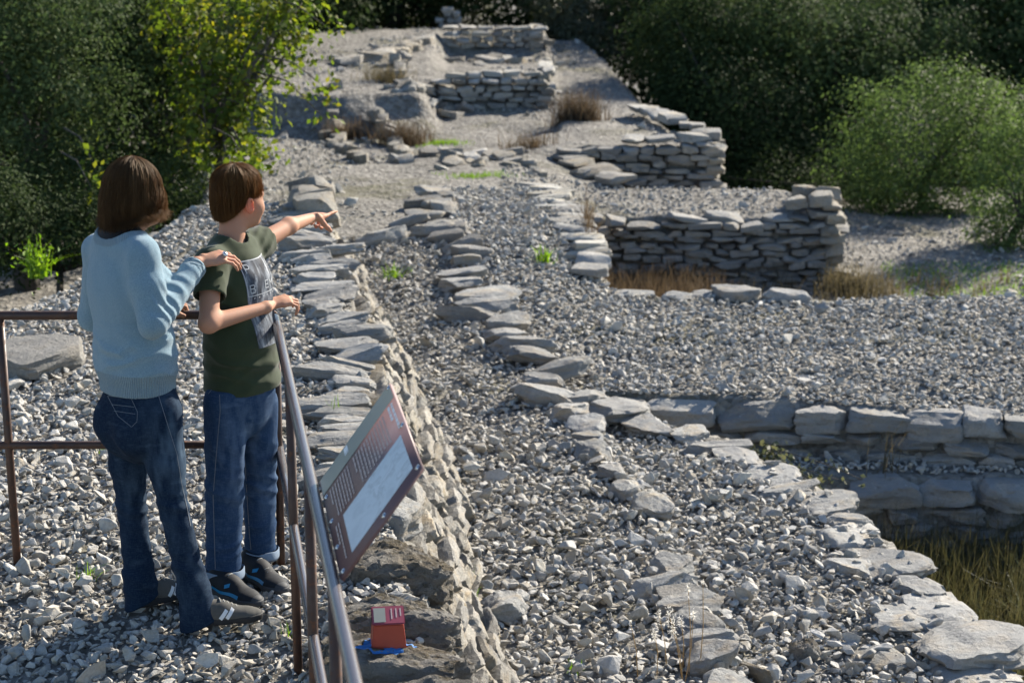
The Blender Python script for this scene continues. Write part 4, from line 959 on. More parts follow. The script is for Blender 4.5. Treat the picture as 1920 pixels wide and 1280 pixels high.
tone = skin_tone(V, (.40, .225, .150), [(hl(0, .1, -.063), .016, (.42, .12, .10), .7), (Rw+hd*.11, .03, (.60, .26, .19), .5)])
WB = build('body', (V, Q), M['skin'], WO, tone); eyes(hl, hr, hf, hu, hs, WO)
hair('hair', HC, fh, hs, 'hair_w', WO, 8500, True, 3)
# ring: an oval stone on the ring finger
kn = Rw+hd*.012+hd*.088+np.cross(hn, hd)*0; sdv = unit(np.cross(hd, hn)); sdv = sdv if sdv[1] > 0 else -sdv
rp = Rw+hd*.100-sdv*.010+hn*.009; mb = MB(); mb.tube([rp-sdv*.011-hd*.0, rp-sdv*.006+hn*.004, rp+hn*.005, rp+sdv*.006+hn*.004, rp+sdv*.011], [.004, .0075, .0085, .0075, .004], 10); mb.build('ring', M['silver'], WO, True)
# undershirt, sweater
def fold(F, c, ax, freq, amp, rad, seed, skew=2.0):
    c = np.asarray(c); ax = unit(ax)
    def fn(x, y, z):
        q = np.stack([x-c[0], y-c[1], z-c[2]], -1); w = np.exp(-((q/np.asarray(rad))**2).sum(1)); t = q@ax
        ph = t*freq*.55+skew*noise3(x*9, y*9, z*9, seed); return amp*w*(1.5*np.abs(np.sin(ph))-1.0+.12*noise3(x*25, y*25, z*25, seed+2))
    F.warp(fn, c-np.asarray(rad)*2.2, c+np.asarray(rad)*2.2); return F
def torso(F, off, k=.05):
    hb = J(259, 731, 6.50)
    F.cone(nek-Z3*.022, che, .112+off, .150+off, k, (fw, 1.42)).cone(che, wst, .150+off, .152+off, k, (fw, 1.36)).cone(wst, hb, .152+off, .158+off, k, (fw, 1.34))
    F.cone(nek+rw*-.045-Z3*.018, Ls, .050+off, .052+off, .04).cone(nek+rw*.045-Z3*.018, Rs, .050+off, .052+off, .04)
    for e in (-1, 1): F.ell(che+fw*.085+rw*e*.062-Z3*.015, np.array([.062, .062, .062])+off, None, .05)
    return hb
F = Field((-1.6, 6.2, .95), (-.9, 6.9, 1.5), .006); torso(F, -.004); F.cone(HC-hu*.08, nek-Z3*.05, .060, .068, .01, None, 'sub'); F.cut(che-Z3*.12, -Z3); build('undershirt', F.mesh('undershirt'), M['black_cloth'], WO)
F = Field(lo+np.array([0, 0, .68]), hi-np.array([0, 0, .15]), .0048)
hb = torso(F, .004)
F.cone(Rs+rw*-.02, Rs+(Re-Rs)*.45, .060, .057, .03); F.cone(Rs+(Re-Rs)*.45, Re, .056, .050, .012); F.cone(Re, Rw-(Rw-Re)*.02, .051, .039, .012)
F.chain([Ls, Le, Lw-(Lw-Le)*.1], [.060, .054, .040], .03)
zh = hb[2]
fold(F, J(255, 668, 6.45), (-.15, -.1, 1), 105, .0085, (.30, .30, .055), 4, 2.6); fold(F, J(200, 645, 6.42), (.3, 0, 1), 80, .006, (.12, .12, .07), 5)
fold(F, Re+np.array([.05, .02, .06]), unit(Rw-Re), 150, .0065, (.07, .10, .07), 6); fold(F, Re+(Rw-Re)*.62, unit(Rw-Re), 120, .004, (.10, .10, .08), 7)
fold(F, J(238, 520, 6.4), rw, 60, .005, (.05, .1, .13), 8, 1.5); fold(F, J(300, 640, 6.4), (.5, 0, 1), 70, .005, (.1, .1, .12), 9)
F.warp(lambda x, y, z: .006*fbm(x*14, y*14, z*9, 31)+.007*np.clip((zh+.075-z)/.03, 0, 1)*(z < zh+.075))
F.ell(nek+Z3*.066-fw*.004, (.092, .088, .066), np.stack([rw, fw, Z3]), .008, 'sub')
F.cut(hb+Z3*.006, -Z3+np.array([.03, 0, 0])); F.cut(Rw-(Rw-Re)*.03, Rw-Re, Rw-.09, Rw+.12); F.cut(Lw-(Lw-Le)*.1, Lw-Le, Lw-.07, Lw+.12)
V, Q = F.mesh('sweater', 2); ra_ = V-wst; ang_ = (np.arctan2(ra_@rw, ra_@fw)+math.pi)/(2*math.pi); nr_ = (nek+Z3*.066-V); an2 = (np.arctan2(nr_@rw, nr_@fw)+math.pi)/(2*math.pi); ang_ = np.where(V[:, 2] > che[2]+.06, an2, ang_); SW = build('sweater', (V, Q), M['knit'], WO, np.stack([ang_, ang_, ang_], -1))
SW.data.materials.append(M['knit_rib'])
cen = np.zeros(len(SW.data.polygons)*3); SW.data.polygons.foreach_get('center', cen); cen = cen.reshape(-1, 3)
ne = nek+Z3*.066-fw*.004; qn = np.linalg.norm((cen-ne)/np.array([.092, .092, .066]), axis=1)
rib = (cen[:, 2] < zh+.085) | ((((Rw-cen)@unit(Rw-Re)) < .045) & (np.linalg.norm(cen-Rw, axis=1) < .09)) | (qn < 1.36)
SW.data.polygons.foreach_set('material_index', rib.astype(np.int32))
# jeans
def ring_cut(F, p, n, rad): F.cut(p, n, np.asarray(p)-rad, np.asarray(p)+rad)
def jeans_tone(V, knees, rad, seed, extra=()):
    c = np.zeros((len(V), 3)); w = np.zeros(len(V))
    for p, k in list(knees)+list(extra): w += k*np.exp(-(np.linalg.norm((V-p)/rad, axis=1))**2)
    w = .5*w*np.clip(.45+1.3*fbm(V[:, 0]*42, V[:, 1]*42, V[:, 2]*15, seed), 0, 1.2); c[:, 0] = np.clip(w+.12*np.clip(fbm(V[:, 0]*22, V[:, 1]*22, V[:, 2]*60, seed+3)-.25, 0, 1)*3, 0, 1); return c
rH, rK, rA = J(299, 800, 6.43), J(325, 950, 6.40), J(361, 1098, 6.385); lH, lK, lA = J(236, 800, 6.57), J(247, 950, 6.58), J(261, 1086, 6.535)
F = Field((-1.62, 6.15, -.06), (-.85, 6.85, .98), .0048)
F.cone(J(264, 715, 6.50), pel+rw*.004, .134, .142, .05, (fw, 1.32)).cone(pel, pel-Z3*.05, .142, .125, .05, (fw, 1.25))
for e, hh in ((1, rH), (-1, lH)): F.ell(pel-fw*.058+rw*e*.066-Z3*.035, (.074, .074, .088), None, .04)
F.chain([rH+Z3*.05, rH+(rK-rH)*.45, rK, rA, rA-Z3*.17+np.array([.03, 0, 0])], [.080, .066, .049, .054, .076], .022); F.chain([lH+Z3*.05, lH+(lK-lH)*.45, lK, lA, lA-Z3*.17+np.array([.02, 0, 0])], [.080, .064, .049, .054, .076], .022)
for kk, sd_ in ((rK, 11), (lK, 12)):
    fold(F, kk, (.35, 0, 1), 120, .0065, (.10, .10, .07), sd_); fold(F, kk-Z3*.24, (.5, .2, 1), 95, .009, (.11, .11, .09), sd_+4)
fold(F, pel-Z3*.10-fw*.05, (.5, .2, 1), 85, .006, (.16, .16, .06), 15)
F.warp(lambda x, y, z: .005*fbm(x*13, y*13, z*7, 41))
ring_cut(F, J(396, 1154, 6.42), np.array([.40, .0, -1]), .30); F.cut(J(262, 1124, 6.58), np.array([.50, 0, -1]), J(262, 1112, 6.58)-np.array([.2, .16, .3]), J(262, 1112, 6.58)+np.array([.16, .16, .2]))
V, Q = F.mesh('jeans', 2)
JW = build('jeans', (V, Q), M['denim_w'], WO, jeans_tone(V, [(rK+np.array([.06, 0, .12]), .55), (lK+np.array([.06, -.03, .08]), .5), (rH+np.array([.05, -.05, -.02]), .5), (rK+np.array([.07, 0, -.2]), .4)], (.10, .10, .16), 51))
tj = bvh(JW); view = unit(pel-np.array([0, 0, CAMZ]))
def seam(name, pts, Y, wid, mat, parent, tree, sub=7): return ribbon(name, tree, [J(x, y, Y) for x, y in pts], view, wid, .0014, M[mat], parent, sub)
seam('seam', [(296, 738), (312, 790), (331, 850), (340, 905), (350, 950), (357, 985)], 6.40, .0022, 'stitch', JW, tj)
for pts in ([(202, 742), (246, 746), (254, 744)], [(246, 746), (258, 772), (257, 790), (247, 800), (222, 780), (202, 742)], [(210, 758), (252, 763)], [(214, 770), (254, 776)]): seam('pocket_seam', pts, 6.40, .0016, 'stitch', JW, tj)
for o in JW.children: o.location = (0, 0, 0)
for (hx, tx, Yv, nm, zz) in (((352, 1168), (491, 1157), 6.41, 'R', .022), ((254, 1136), (372, 1104), 6.6, 'L', .022)):
    a = at(*hx, z=zz); b_ = at(*tx, z=zz); o, P, d, sd, decal = shoe('shoe', a, b_, zz, .086, WO, 'shoe_grey', 'sole_dark', 0)
    camside = 1 if sd[1] < 0 else -1
    for k in range(3): decal('stripe', [P(.43+.085*k, 0, .025), P(.475+.085*k, 0, .038), P(.52+.085*k, 0, .052)], .013, tuple(-sd*camside), 'stripe')
    lace_set(P, o, .098, 'lace')

# ================================================================== the boy
BO = empty('person', (-.93, 6.8, 0)); tag(BO, 'boy in an olive T-shirt and jeans pointing into the distance', 'person')
fb = unit((.86, -.50, 0)); rb = np.cross(fb, Z3); fhip = unit((.80, -.60, 0)); rhip = np.cross(fhip, Z3)
bpel = J(452, 735, 6.78); bwst = J(451, 640, 6.80); bche = J(442, 535, 6.83); bnek = J(432, 462, 6.85)
bRs, bRe, bRw = J(396, 495, 6.71), J(391, 606, 6.57), J(499, 576, 6.77); bLs, bLe, bLw = J(476, 462, 6.98), J(541, 424, 7.18), J(583, 409, 7.35)
BC = J(446, 373, 6.91); bh = unit((.69, .72, -.02)); bs = .95
F = Field((-1.2, 6.5, .85), (-.55, 7.62, 1.60), .004)
hl, hr, hf, hu = head(F, BC, bh, bs)
F.cone(BC+bs*(-.022*hf-.05*hu), bnek-Z3*.02, .045, .050, .03)
F.cone(bnek-Z3*.06, bche, .075, .11, .03, (fb, 1.35)).cone(bche, bwst, .11, .10, .05, (fb, 1.35)).cone(bwst, bpel, .10, .11, .05, (fb, 1.35))
F.chain([bRs, bRe], [.041, .0315], .02).chain([bRe, bRw], [.0325, .0205], .02)
F.chain([bLs, bLe], [.038, .0295], .02).chain([bLe, bLw], [.0305, .0195], .02)
gd = unit(np.array([.80, .58, .10])); gn = unit(np.array([.05, -.28, .95])); RTOP = CORN+Z3*.017
W0 = J(507, 571, 6.86)
F.cone(bRw, W0, .0205, .0195, .012)
hand(F, W0, gd, gn, np.array([-.4, .8, .0]), .92, [(.45, .75, .5), (.5, .8, .55), (.55, .85, .55), (.6, .9, .55)], .0070, .10, (.6, .5, -.4))
pd = unit(J(622, 396, 7.51)-bLw); pn = unit(np.array([-.15, -.35, .92])); pt = unit(np.cross(pd, Z3))
hand(F, bLw, pd, pn, pt, .92, [(-.10, .06, .05), (1.25, 1.5, .9), (1.35, 1.5, .9), (1.4, 1.5, .9)], .0070, .05, (.62, .25, -.75), 1.05)
F.cut(bpel-Z3*.02, -Z3)
V, Q = F.mesh('body')
ear = hl(.088, -.010, -.016)
BB = build('body', (V, Q), M['skin'], BO, skin_tone(V, (.39, .215, .142), [(ear, .030, (.72, .16, .08), .75), (hl(0, .1, -.063), .016, (.45, .13, .11), .7), (bLw+pd*.06-pn*.03, .035, (.62, .20, .14), .6), (bRe, .05, (.48, .25, .16), .5)])); eyes(hl, hr, hf, hu, bs, BO)
hair('hair', BC, bh, bs, 'hair_b', BO, 8000, False, 5)
# T-shirt
F = Field((-1.2, 6.5, .74), (-.62, 7.25, 1.47), .0045); bhem = J(455, 724, 6.80)
F.cone(bnek-Z3*.03, bche, .098, .135, .05, (fb, 1.34)).cone(bche, bwst, .135, .136, .05, (fb, 1.28)).cone(bwst, bhem-Z3*.02, .136, .152, .05, (fb, 1.16))
F.cone(bnek-rb*.03-Z3*.018, bLs, .047, .054, .04).cone(bnek+rb*.03-Z3*.018, bRs, .047, .056, .04)
sR = bRs+(bRe-bRs)*.56; sL_ = bLs+(bLe-bLs)*.30; dR = unit(bRe-bRs); dL = unit(bLe-bLs)
F.cone(bRs, sR-dR*.012, .056, .057, .03).cone(bLs, sL_+dL*.06, .056, .056, .03)
fold(F, bLs+(bLe-bLs)*.1, unit(np.array([.8, .1, -.5])), 190, .009, (.055, .08, .07), 21, 1.2); fold(F, bche+rb*.09-Z3*.02, unit(np.array([.7, 0, .5])), 90, .010, (.06, .08, .12), 22)
fold(F, bwst+np.array([0, -.08, -.05]), unit(np.array([.35, 0, 1.])), 95, .011, (.14, .14, .07), 23, 2.4); fold(F, bhem+np.array([.06, 0, .07]), unit(np.array([-.5, 0, 1])), 75, .012, (.10, .14, .07), 24, 2.2)
fold(F, bnek+fb*.06-Z3*.07, unit(np.array([.6, .1, .6])), 95, .005, (.07, .08, .05), 25)
F.warp(lambda x, y, z: .005*fbm(x*13, y*13, z*9, 61))
F.cone(bnek+Z3*.08, bnek+Z3*.030+fb*.012, .052, .052, .004, None, 'sub')
F.cut(bhem, -Z3+np.array([.05, .03, 0])); F.cut(sR, dR, sR-np.array([.10, .09, .10]), sR+np.array([.055, .09, .05])); F.cut(sL_, dL, sL_-.075, sL_+.12)
F.cone(sR-dR*.03, sR+dR*.1, .050, .052, .003, None, 'sub').cone(sL_-dL*.03, sL_+dL*.1, .049, .051, .003, None, 'sub')
TS = build('t_shirt', F.mesh('t_shirt', 2), M['olive'], BO)
ts = bvh(TS)
def collar(c, ra, rr, mat, parent, tiltv):
    a = unit(np.cross(tiltv, fb)); b = np.cross(tiltv, a); pts = [c+ra*(math.cos(t)*a+math.sin(t)*b) for t in np.linspace(0, 6.2832, 33)]
    return MB().tube(pts, rr, 8, False).build('collar', M[mat], parent, True)
collar(bnek+Z3*.012+fb*.008, .053, .0075, 'olive', BO, unit(np.array([.12, -.05, 1])))
# chest print: picture field, white frame, letters
po = J(474, 558, 6.70); pu = rb; pv = unit(Z3-fb*0)
pc = bche+fb*.10-Z3*.045-rb*.012; PW, PH = .165, .30
def print_mat():
    t = NT('shirt_picture'); uv = t.n('ShaderNodeTexCoord').outputs['UV']; mp = t.n('ShaderNodeMapping'); mp.inputs['Scale'].default_value = (2.0, 1.2, 1); t.l(uv, mp.inputs[0]); n = t.noise(mp.outputs[0], 3.2, 8, .65, .6)
    c = t.ramp(n, [(.36, (.015, .018, .028)), (.48, (.06, .07, .09)), (.58, (.17, .19, .22)), (.70, (.40, .42, .45))]); return t.done(c, .7, None, .2)
shp = project_patch('print', [(ts, Matrix.Identity(4))], tuple(pc), tuple(rb*PW), tuple(Z3*PH), tuple(-fb), 26, 40, .0012, lambda u, v: True, print_mat(), BO)
def PT(u, v): return pc+rb*PW*(u-.5)+Z3*PH*(v-.5)          # u 0 = wearer's left .. drawn as seen from the front
def mark(pts, wid=.0035): ribbon('lettering', ts, [PT(1-u, v) for u, v in pts], -fb, wid*.85, .0024, M['print_line'], BO, 5)
mark([(.02, .99), (.98, .99)]); mark([(.02, .60), (.98, .60)]); mark([(.02, .60), (.02, .99)]); mark([(.98, .60), (.98, .99)])
def glyph(ch, u, v, w, h):
    G = {'P': [[(0, 0), (0, 1), (.7, 1), (.9, .78), (.7, .52), (0, .52)]], 'B': [[(0, 0), (0, 1), (.7, 1), (.85, .78), (.6, .54), (0, .54)], [(.6, .54), (.95, .28), (.75, 0), (0, 0)]], 'U': [[(0, 1), (0, .2), (.3, 0), (.7, 0), (1, .2), (1, 1)]],
         'M': [[(0, 0), (0, 1), (.5, .35), (1, 1), (1, 0)]], 'E': [[(1, 1), (0, 1), (0, 0), (1, 0)], [(0, .5), (.8, .5)]]}
    for line in G[ch]: mark([(u+w*a, v+h*b) for a, b in line], .0040)
glyph('P', .09, .86, .13, .09); glyph('B', .09, .635, .14, .09); glyph('E', .56, .65, .12, .085); glyph('M', .74, .65, .14, .085); glyph('U', .74, .86, .12, .09)
for u in (.16, .30, .44, .58, .72, .86): mark([(u, .565), (u+.03, .575)], .005)
# jeans with turned-up cuffs
rH, rK, rA = J(424, 770, 6.72), J(421, 915, 6.71), J(419, 1066, 6.70); lH, lK, lA = J(482, 770, 6.85), J(486, 905, 6.86), J(488, 1030, 6.86)
F = Field((-1.22, 6.45, 0), (-.62, 7.1, 1.0), .0046)
F.cone(J(453, 700, 6.80), bpel, .100, .114, .05, (fhip, 1.22)).cone(bpel, bpel-Z3*.06, .120, .11, .05, (fhip, 1.15)); F.ell(bpel-fhip*.040-Z3*.05, (.095, .080, .085), np.stack([rhip, fhip, Z3]), .04)
F.chain([rH+Z3*.03, rK, rA], [.080, .066, .064], .018); F.chain([lH+Z3*.03, lK, lA], [.076, .060, .058], .018)
for kk, sd_ in ((rK, 31), (lK, 33)):
    fold(F, kk+Z3*.0, (.4, 0, 1), 105, .0095, (.10, .10, .06), sd_); fold(F, kk-Z3*.19, (-.35, 0, 1), 95, .007, (.1, .1, .08), sd_+5); fold(F, kk+Z3*.16, (1., 0, 1), 80, .006, (.1, .1, .09), sd_+9)
F.warp(lambda x, y, z: .006*fbm(x*12, y*12, z*6, 71))
F.cut(bhem+Z3*.02, Z3); ring_cut(F, rA, np.array([0, 0, -1.]), .09); ring_cut(F, lA, np.array([0, 0, -1.]), .085)
V, Q = F.mesh('jeans', 2)
JB = build('jeans', (V, Q), M['denim_b'], BO, jeans_tone(V, [(rK+np.array([.03, -.06, .14]), .45), (rH+np.array([.07, -.02, -.03]), .8), (rK+np.array([.04, -.05, .0]), .35), (lK+np.array([.03, -.04, .02]), .5), (lH+np.array([.04, -.03, -.1]), .5)], (.07, .08, .11), 52))
tjb = bvh(JB); view = unit(bpel-np.array([0, 0, CAMZ]))
for pts, Yv in (([(411, 718), (413, 770), (406, 850), (400, 930), (402, 1000), (404, 1066)], 6.64), ([(459, 850), (463, 920), (468, 1000), (471, 1030)], 6.8), ([(383, 704), (398, 708), (397, 730), (391, 738)], 6.62), ([(414, 722), (460, 724)], 6.66)):
    ribbon('seam', tjb, [J(x, y, Yv) for x, y in pts], view, .0026, .0014, M['stitch'], JB, 7)
for o in JB.children: o.location = (0, 0, 0)
for A_, rr in ((rA, .0715), (lA, .0655)):
    th = np.linspace(0, 6.2832, 41)[:-1]; prof = [(-.030, 1.0), (-.031, 1.02), (-.022, 1.035), (.004, 1.03), (.006, 1.0), (-.002, .94), (-.03, .95)]
    wob = 1+.02*np.sin(th*3+1)+.012*np.sin(th*7); Vc = np.concatenate([np.stack([A_[0]+rr*k*wob*np.cos(th), A_[1]+rr*k*wob*np.sin(th), np.full(40, A_[2]+z_)+.002*np.sin(th*5)], -1) for z_, k in prof]); i = np.arange(len(prof))[:, None]*40; k_ = np.arange(40)[None]; k2 = (k_+1) % 40; nx2 = (np.arange(len(prof))[:, None]+1) % len(prof)*40
    link('cuff', fast_mesh('cuff', Vc, np.stack([i+k_, i+k2, nx2+k2, nx2+k_], -1).reshape(-1, 4)), M['denim_in'], BO, True)
for (hx, tx, zz) in (((393, 1100), (486, 1137), .018), ((455, 1066), (533, 1114), .018)):
    a = at(*hx, z=zz); b_ = at(*tx, z=zz); o, P, d, sd, decal = shoe('shoe', a, b_, zz, .096, BO, 'shoe_black', 'toe_grey', 1)
    cs = 1 if sd[1] < 0 else -1
    for c0, c1 in ((.10, .45), (.45, .78)): decal('side_trim', [P(c0, 0, .029), P((c0+c1)/2, 0, .031), P(c1, 0, .029)], .010, tuple(-sd*cs), 'shoe_blue', .003)
    decal('side_trim', [P(.5, 0, .05), P(.56, 0, .056)], .012, tuple(-sd*cs), 'shoe_blue', .003)
    F = Field(P(.9, 0, 0)-.12, P(.9, 0, .1)+.1, .003); F.cone(P(.76, .02, .022), P(.91, 0, .021), .0435, .0290, .01, (Z3, 1.62)); F.cut(P(.72, 0, 0), -d); F.cut(P(0, 0, .01), -Z3); x = build('toe_cap', F.mesh('toe_cap'), M['toe_grey'], o); x.location = (0, 0, 0)
    lace_set(P, o, .1, 'lace')
# ------------------------------------------------------------------ vegetation
def leaf_mat(name, a, b, c, trans=.4, gloss=.35, rough=.45):
    t = NT(name); vc = t.n('ShaderNodeVertexColor', layer_name='tone'); sep = t.n('ShaderNodeSeparateColor'); t.l(vc.outputs['Color'], sep.inputs[0])
    col = t.ramp(sep.outputs[0], [(.0, a), (.5, b), (1.0, c)]); t.done(col, rough, None, gloss)
    tr = t.n('ShaderNodeBsdfTranslucent'); hs_ = t.n('ShaderNodeHueSaturation'); hs_.inputs['Saturation'].default_value = 1.15; hs_.inputs['Value'].default_value = 1.5; t.l(col, hs_.inputs['Color']); t.l(hs_.outputs[0], tr.inputs[0])
    mx = t.n('ShaderNodeMixShader'); mx.inputs[0].default_value = trans; t.l(t.p.outputs[0], mx.inputs[1]); t.l(tr.outputs[0], mx.inputs[2]); t.l(mx.outputs[0], t.out.inputs[0]); return t.m
M['oak'] = leaf_mat('oak_leaf', (.036, .055, .021), (.062, .090, .036), (.100, .132, .060), .3, .06, .7)
M['darkleaf'] = leaf_mat('dark_leaf', (.021, .033, .013), (.036, .054, .021), (.058, .080, .032), .25, .05, .7)
M['yellow'] = leaf_mat('yellow_green_leaf', (.055, .090, .018), (.105, .145, .026), (.21, .20, .035), .5, .2, .6)
M['bright'] = leaf_mat('fresh_leaf', (.055, .085, .028), (.095, .138, .046), (.155, .21, .080), .45, .15, .6)
M['olive_leaf'] = leaf_mat('olive_leaf', (.050, .060, .035), (.080, .090, .050), (.13, .13, .065), .3, .4)
M['weed'] = leaf_mat('green_blade', (.07, .13, .02), (.13, .22, .03), (.22, .32, .05), .45, .3)
M['straw'] = leaf_mat('dry_blade', (.050, .044, .026), (.105, .088, .050), (.20, .165, .10), .3, .2, .7)
M['brownstraw'] = leaf_mat('brown_dry_blade', (.05, .038, .026), (.095, .07, .046), (.17, .13, .085), .3, .1, .7)
M['pitgrass'] = leaf_mat('shaded_dry_blade', (.035, .036, .016), (.070, .066, .030), (.14, .122, .065), .3, .1, .7)  # dry grass darkened; the pit's shade is put into the blade colours
M['stalk'] = leaf_mat('dry_stalk', (.34, .25, .13), (.40, .29, .16), (.46, .34, .2), .3, .2, .6)
M['fluff'] = leaf_mat('seed_fluff', (.62, .60, .55), (.72, .70, .66), (.80, .79, .76), .5, .1, .9)
M['bark'] = stone_mat('bark', [(.045, .038, .03), (.085, .072, .058), (.13, .115, .095)], warm=(.10, .08, .05), lichen=.2, bump=1.0, scale=8)
def leaves_mesh(name, C, size, seed, droop=.25, elong=1.9, tone=None, nrm=None):
    r = np.random.default_rng(seed); n = len(C); d = r.normal(size=(n, 3)); d[:, 2] -= droop; d /= np.linalg.norm(d, axis=1)[:, None]
    q = r.normal(size=(n, 3))
    if nrm is not None: q = nrm+q*.32; q /= np.linalg.norm(q, axis=1)[:, None]; d = d-q*(d*q).sum(1)[:, None]; d /= np.linalg.norm(d, axis=1)[:, None]+1e-9
    s = np.cross(d, q); s /= np.linalg.norm(s, axis=1)[:, None]+1e-9; nn = np.cross(s, d)
    L = (size*r.uniform(.6, 1.3, n))[:, None]; w = L/elong/1.0; b = C-d*L*.5; tip = C+d*L*.5; l = C+s*w*.5+nn*L*.10-d*L*.06; rr = C-s*w*.5+nn*L*.10-d*L*.06
    V = np.stack([b, l, tip, rr], 1).reshape(-1, 3); i = np.arange(n)[:, None]*4; T = np.concatenate([i+np.array([[0, 2, 1]]), i+np.array([[0, 3, 2]])])
    me = fast_mesh(name, V, T); tn = (tone if tone is not None else r.random(n)); tn = np.clip(tn+r.normal(0, .12, n), 0, 1)
    cc = np.zeros((n*4, 4), np.float32); cc[:, 0] = np.repeat(tn, 4); cc[:, 3] = 1; me.color_attributes.new('tone', 'FLOAT_COLOR', 'POINT').data.foreach_set('color', cc.ravel()); return me
def crown_pts(ells, ncl, per, cr, seed, shell=.55, ragged=.16):
    r = np.random.default_rng(seed); vol = np.array([np.prod(e[1]) for e in ells]); k = r.choice(len(ells), ncl, p=vol/vol.sum()); d = r.normal(size=(ncl, 3)); d /= np.linalg.norm(d, axis=1)[:, None]
    rad = (shell+(1-shell)*r.random(ncl)**.7)*(1+ragged*r.normal(size=ncl)); C = np.array([ells[i][0] for i in k])+d*np.array([ells[i][1] for i in k])*rad[:, None]
    cs = cr*r.uniform(.5, 1.35, ncl); tone = np.clip(r.normal(.45, .2, ncl), 0, 1); li = np.repeat(np.arange(ncl), per)
    dv = r.normal(size=(len(li), 3))*np.array([1, 1, .8]); P = C[li]+dv*cs[li][:, None]; nr = dv/np.linalg.norm(dv, axis=1)[:, None]*.55+d[li]*.45+np.array([0, 0, .45]); return C, P, tone[li], nr/np.linalg.norm(nr, axis=1)[:, None]
def tree(name, label, base, ells, ncl, per, leaf, cr, mat, tr=.07, seed=0, group=None, cat='tree', shell=.55, elong=1.9, limbs=14, mesh=None, ragged=.16):
    base = np.asarray(base, float); e = empty(name, base); tag(e, label, cat, group); C, P, tn, nr = crown_pts(ells, ncl, per, cr, seed, shell, ragged); r = np.random.default_rng(seed+1)
    link('crown', leaves_mesh('crown', P, leaf, seed, tone=tn, elong=elong, nrm=nr), M[mat], e)
    mb = MB(); cc = np.mean([x[0] for x in ells], 0); fork = base+(cc-base)*.45+r.normal(0, .04, 3)
    mb.tube([base-Z3*.15, base+(fork-base)*.5+r.normal(0, .04, 3), fork], [tr*1.25, tr, tr*.8], 8)
    for k in r.choice(len(C), min(limbs, len(C)), replace=False):
        t = C[k]; m1 = fork+(t-fork)*.45+r.normal(0, .09, 3)+Z3*.05; mb.tube([fork, m1, t], [tr*.55, tr*.3, tr*.07], 6)
    mb.build('trunk', M['bark'], e, True); return e
def E3(px, py, Y, rx, ry, rz): return (at(px, py, Y=Y), np.array([rx, ry, rz]))
def gb(px, Y): p = at(px, 300, Y=Y); return (p[0], Y, float(terrain(p[0], Y)))
# left: grey-green oak, dark shrubs, the tree with yellow leaves
tree('oak_tree', 'grey-green holm oak filling the upper left corner behind the woman', gb(40, 15.2), [E3(20, 250, 15.2, .75, .7, 1.0), E3(120, 90, 15.4, .62, .6, .8), E3(-60, 40, 15.3, .9, .8, .9), E3(160, 330, 15.6, .35, .4, .35)], 460, 84, .042, .13, 'oak', .09, 1)
tree('oak_tree', 'dark oak between the grey-green oak and the yellow-leaved tree', gb(300, 17.2), [E3(270, 200, 17.2, .65, .6, .85), E3(230, 30, 17.4, .8, .7, .7), E3(330, 330, 17.0, .45, .5, .4), E3(360, 60, 17.6, .6, .5, .6)], 420, 80, .044, .14, 'darkleaf', .08, 2)
tree('poplar_tree', 'backlit tree with glowing yellow-green leaves above the boy', gb(400, 15.4), [E3(455, 70, 15.4, .42, .4, .50), E3(400, 215, 15.2, .36, .35, .45), E3(520, 40, 15.5, .30, .3, .30), E3(470, 255, 15.1, .20, .3, .22), E3(350, 60, 15.6, .3, .3, .5)], 300, 15, .058, .085, 'yellow', .045, 3, elong=1.35, limbs=40, ragged=.25)
for k, (px, py, Y, n, sp) in enumerate([(600, 195, 14.6, 46, .075), (632, 52, 15.0, 26, .05), (620, 160, 14.7, 18, .05), (470, 300, 14.2, 42, .07), (175, 345, 13.6, 34, .06), (180, 300, 13.8, 20, .06)]):
    r = np.random.default_rng(60+k); c = at(px, py, Y=Y); e = empty('leafy_twig', c); tag(e, ['hanging spray of yellow-green leaves right of the big tree', 'small bright leaf spray against the far hilltop', 'few pale leaves hanging over the dirt slope', 'lit leaf spray just above the boy\'s head', 'yellow-green sprig behind the woman\'s hair', 'little sprig of bright leaves left of the woman\'s head'][k], 'twig')
    link('foliage', leaves_mesh('foliage', c+r.normal(size=(n, 3))*sp*np.array([1, 1, 1.3]), .055, 60+k, elong=1.35), M['yellow'], e)
    root = at(min(px-70, 480) if px > 300 else px-60, py-60, Y=Y+.4); MB().tube([root, (root+c)/2+np.array([0, 0, .05]), c-Z3*sp], [.008, .006, .003], 5).build('stem', M['bark'], e, True)
tree('bush', 'black-shadowed undergrowth below the oaks left of the woman', gb(80, 13.4), [E3(60, 430, 13.4, .55, .4, .30), E3(190, 400, 13.8, .35, .4, .28), E3(300, 350, 15.0, .40, .4, .28), E3(-40, 400, 13.0, .4, .4, .4), E3(120, 350, 14.6, .5, .4, .4)], 520, 40, .036, .08, 'darkleaf', .03, 19, cat='bush')
# right side bushes
tree('bush', 'rounded light green bush catching the sun at the right', gb(1730, 21.0), [E3(1740, 260, 21.0, .85, .7, .72), E3(1640, 300, 20.8, .5, .5, .5), E3(1830, 250, 21.2, .55, .5, .6), E3(1745, 370, 20.9, .8, .6, .4)], 460, 70, .040, .12, 'bright', .05, 11, cat='bush', shell=.7)
tree('bush', 'dark bush in the lower right behind the path', gb(1900, 18.4), [E3(1900, 360, 18.4, .40, .5, .55), E3(1960, 280, 18.8, .5, .5, .6), E3(1850, 450, 18.3, .22, .4, .25)], 380, 36, .038, .075, 'bright', .04, 12, cat='bush')
tree('oak_tree', 'big grey-green oak rising behind the light green bush', gb(1560, 24.5), [E3(1540, 120, 24.5, 1.15, .9, .85), E3(1420, 60, 24.8, .8, .8, .8), E3(1690, 70, 25.0, .9, .8, .6), E3(1500, 290, 24.2, 1.2, .8, .55)], 560, 100, .056, .18, 'oak', .1, 13)
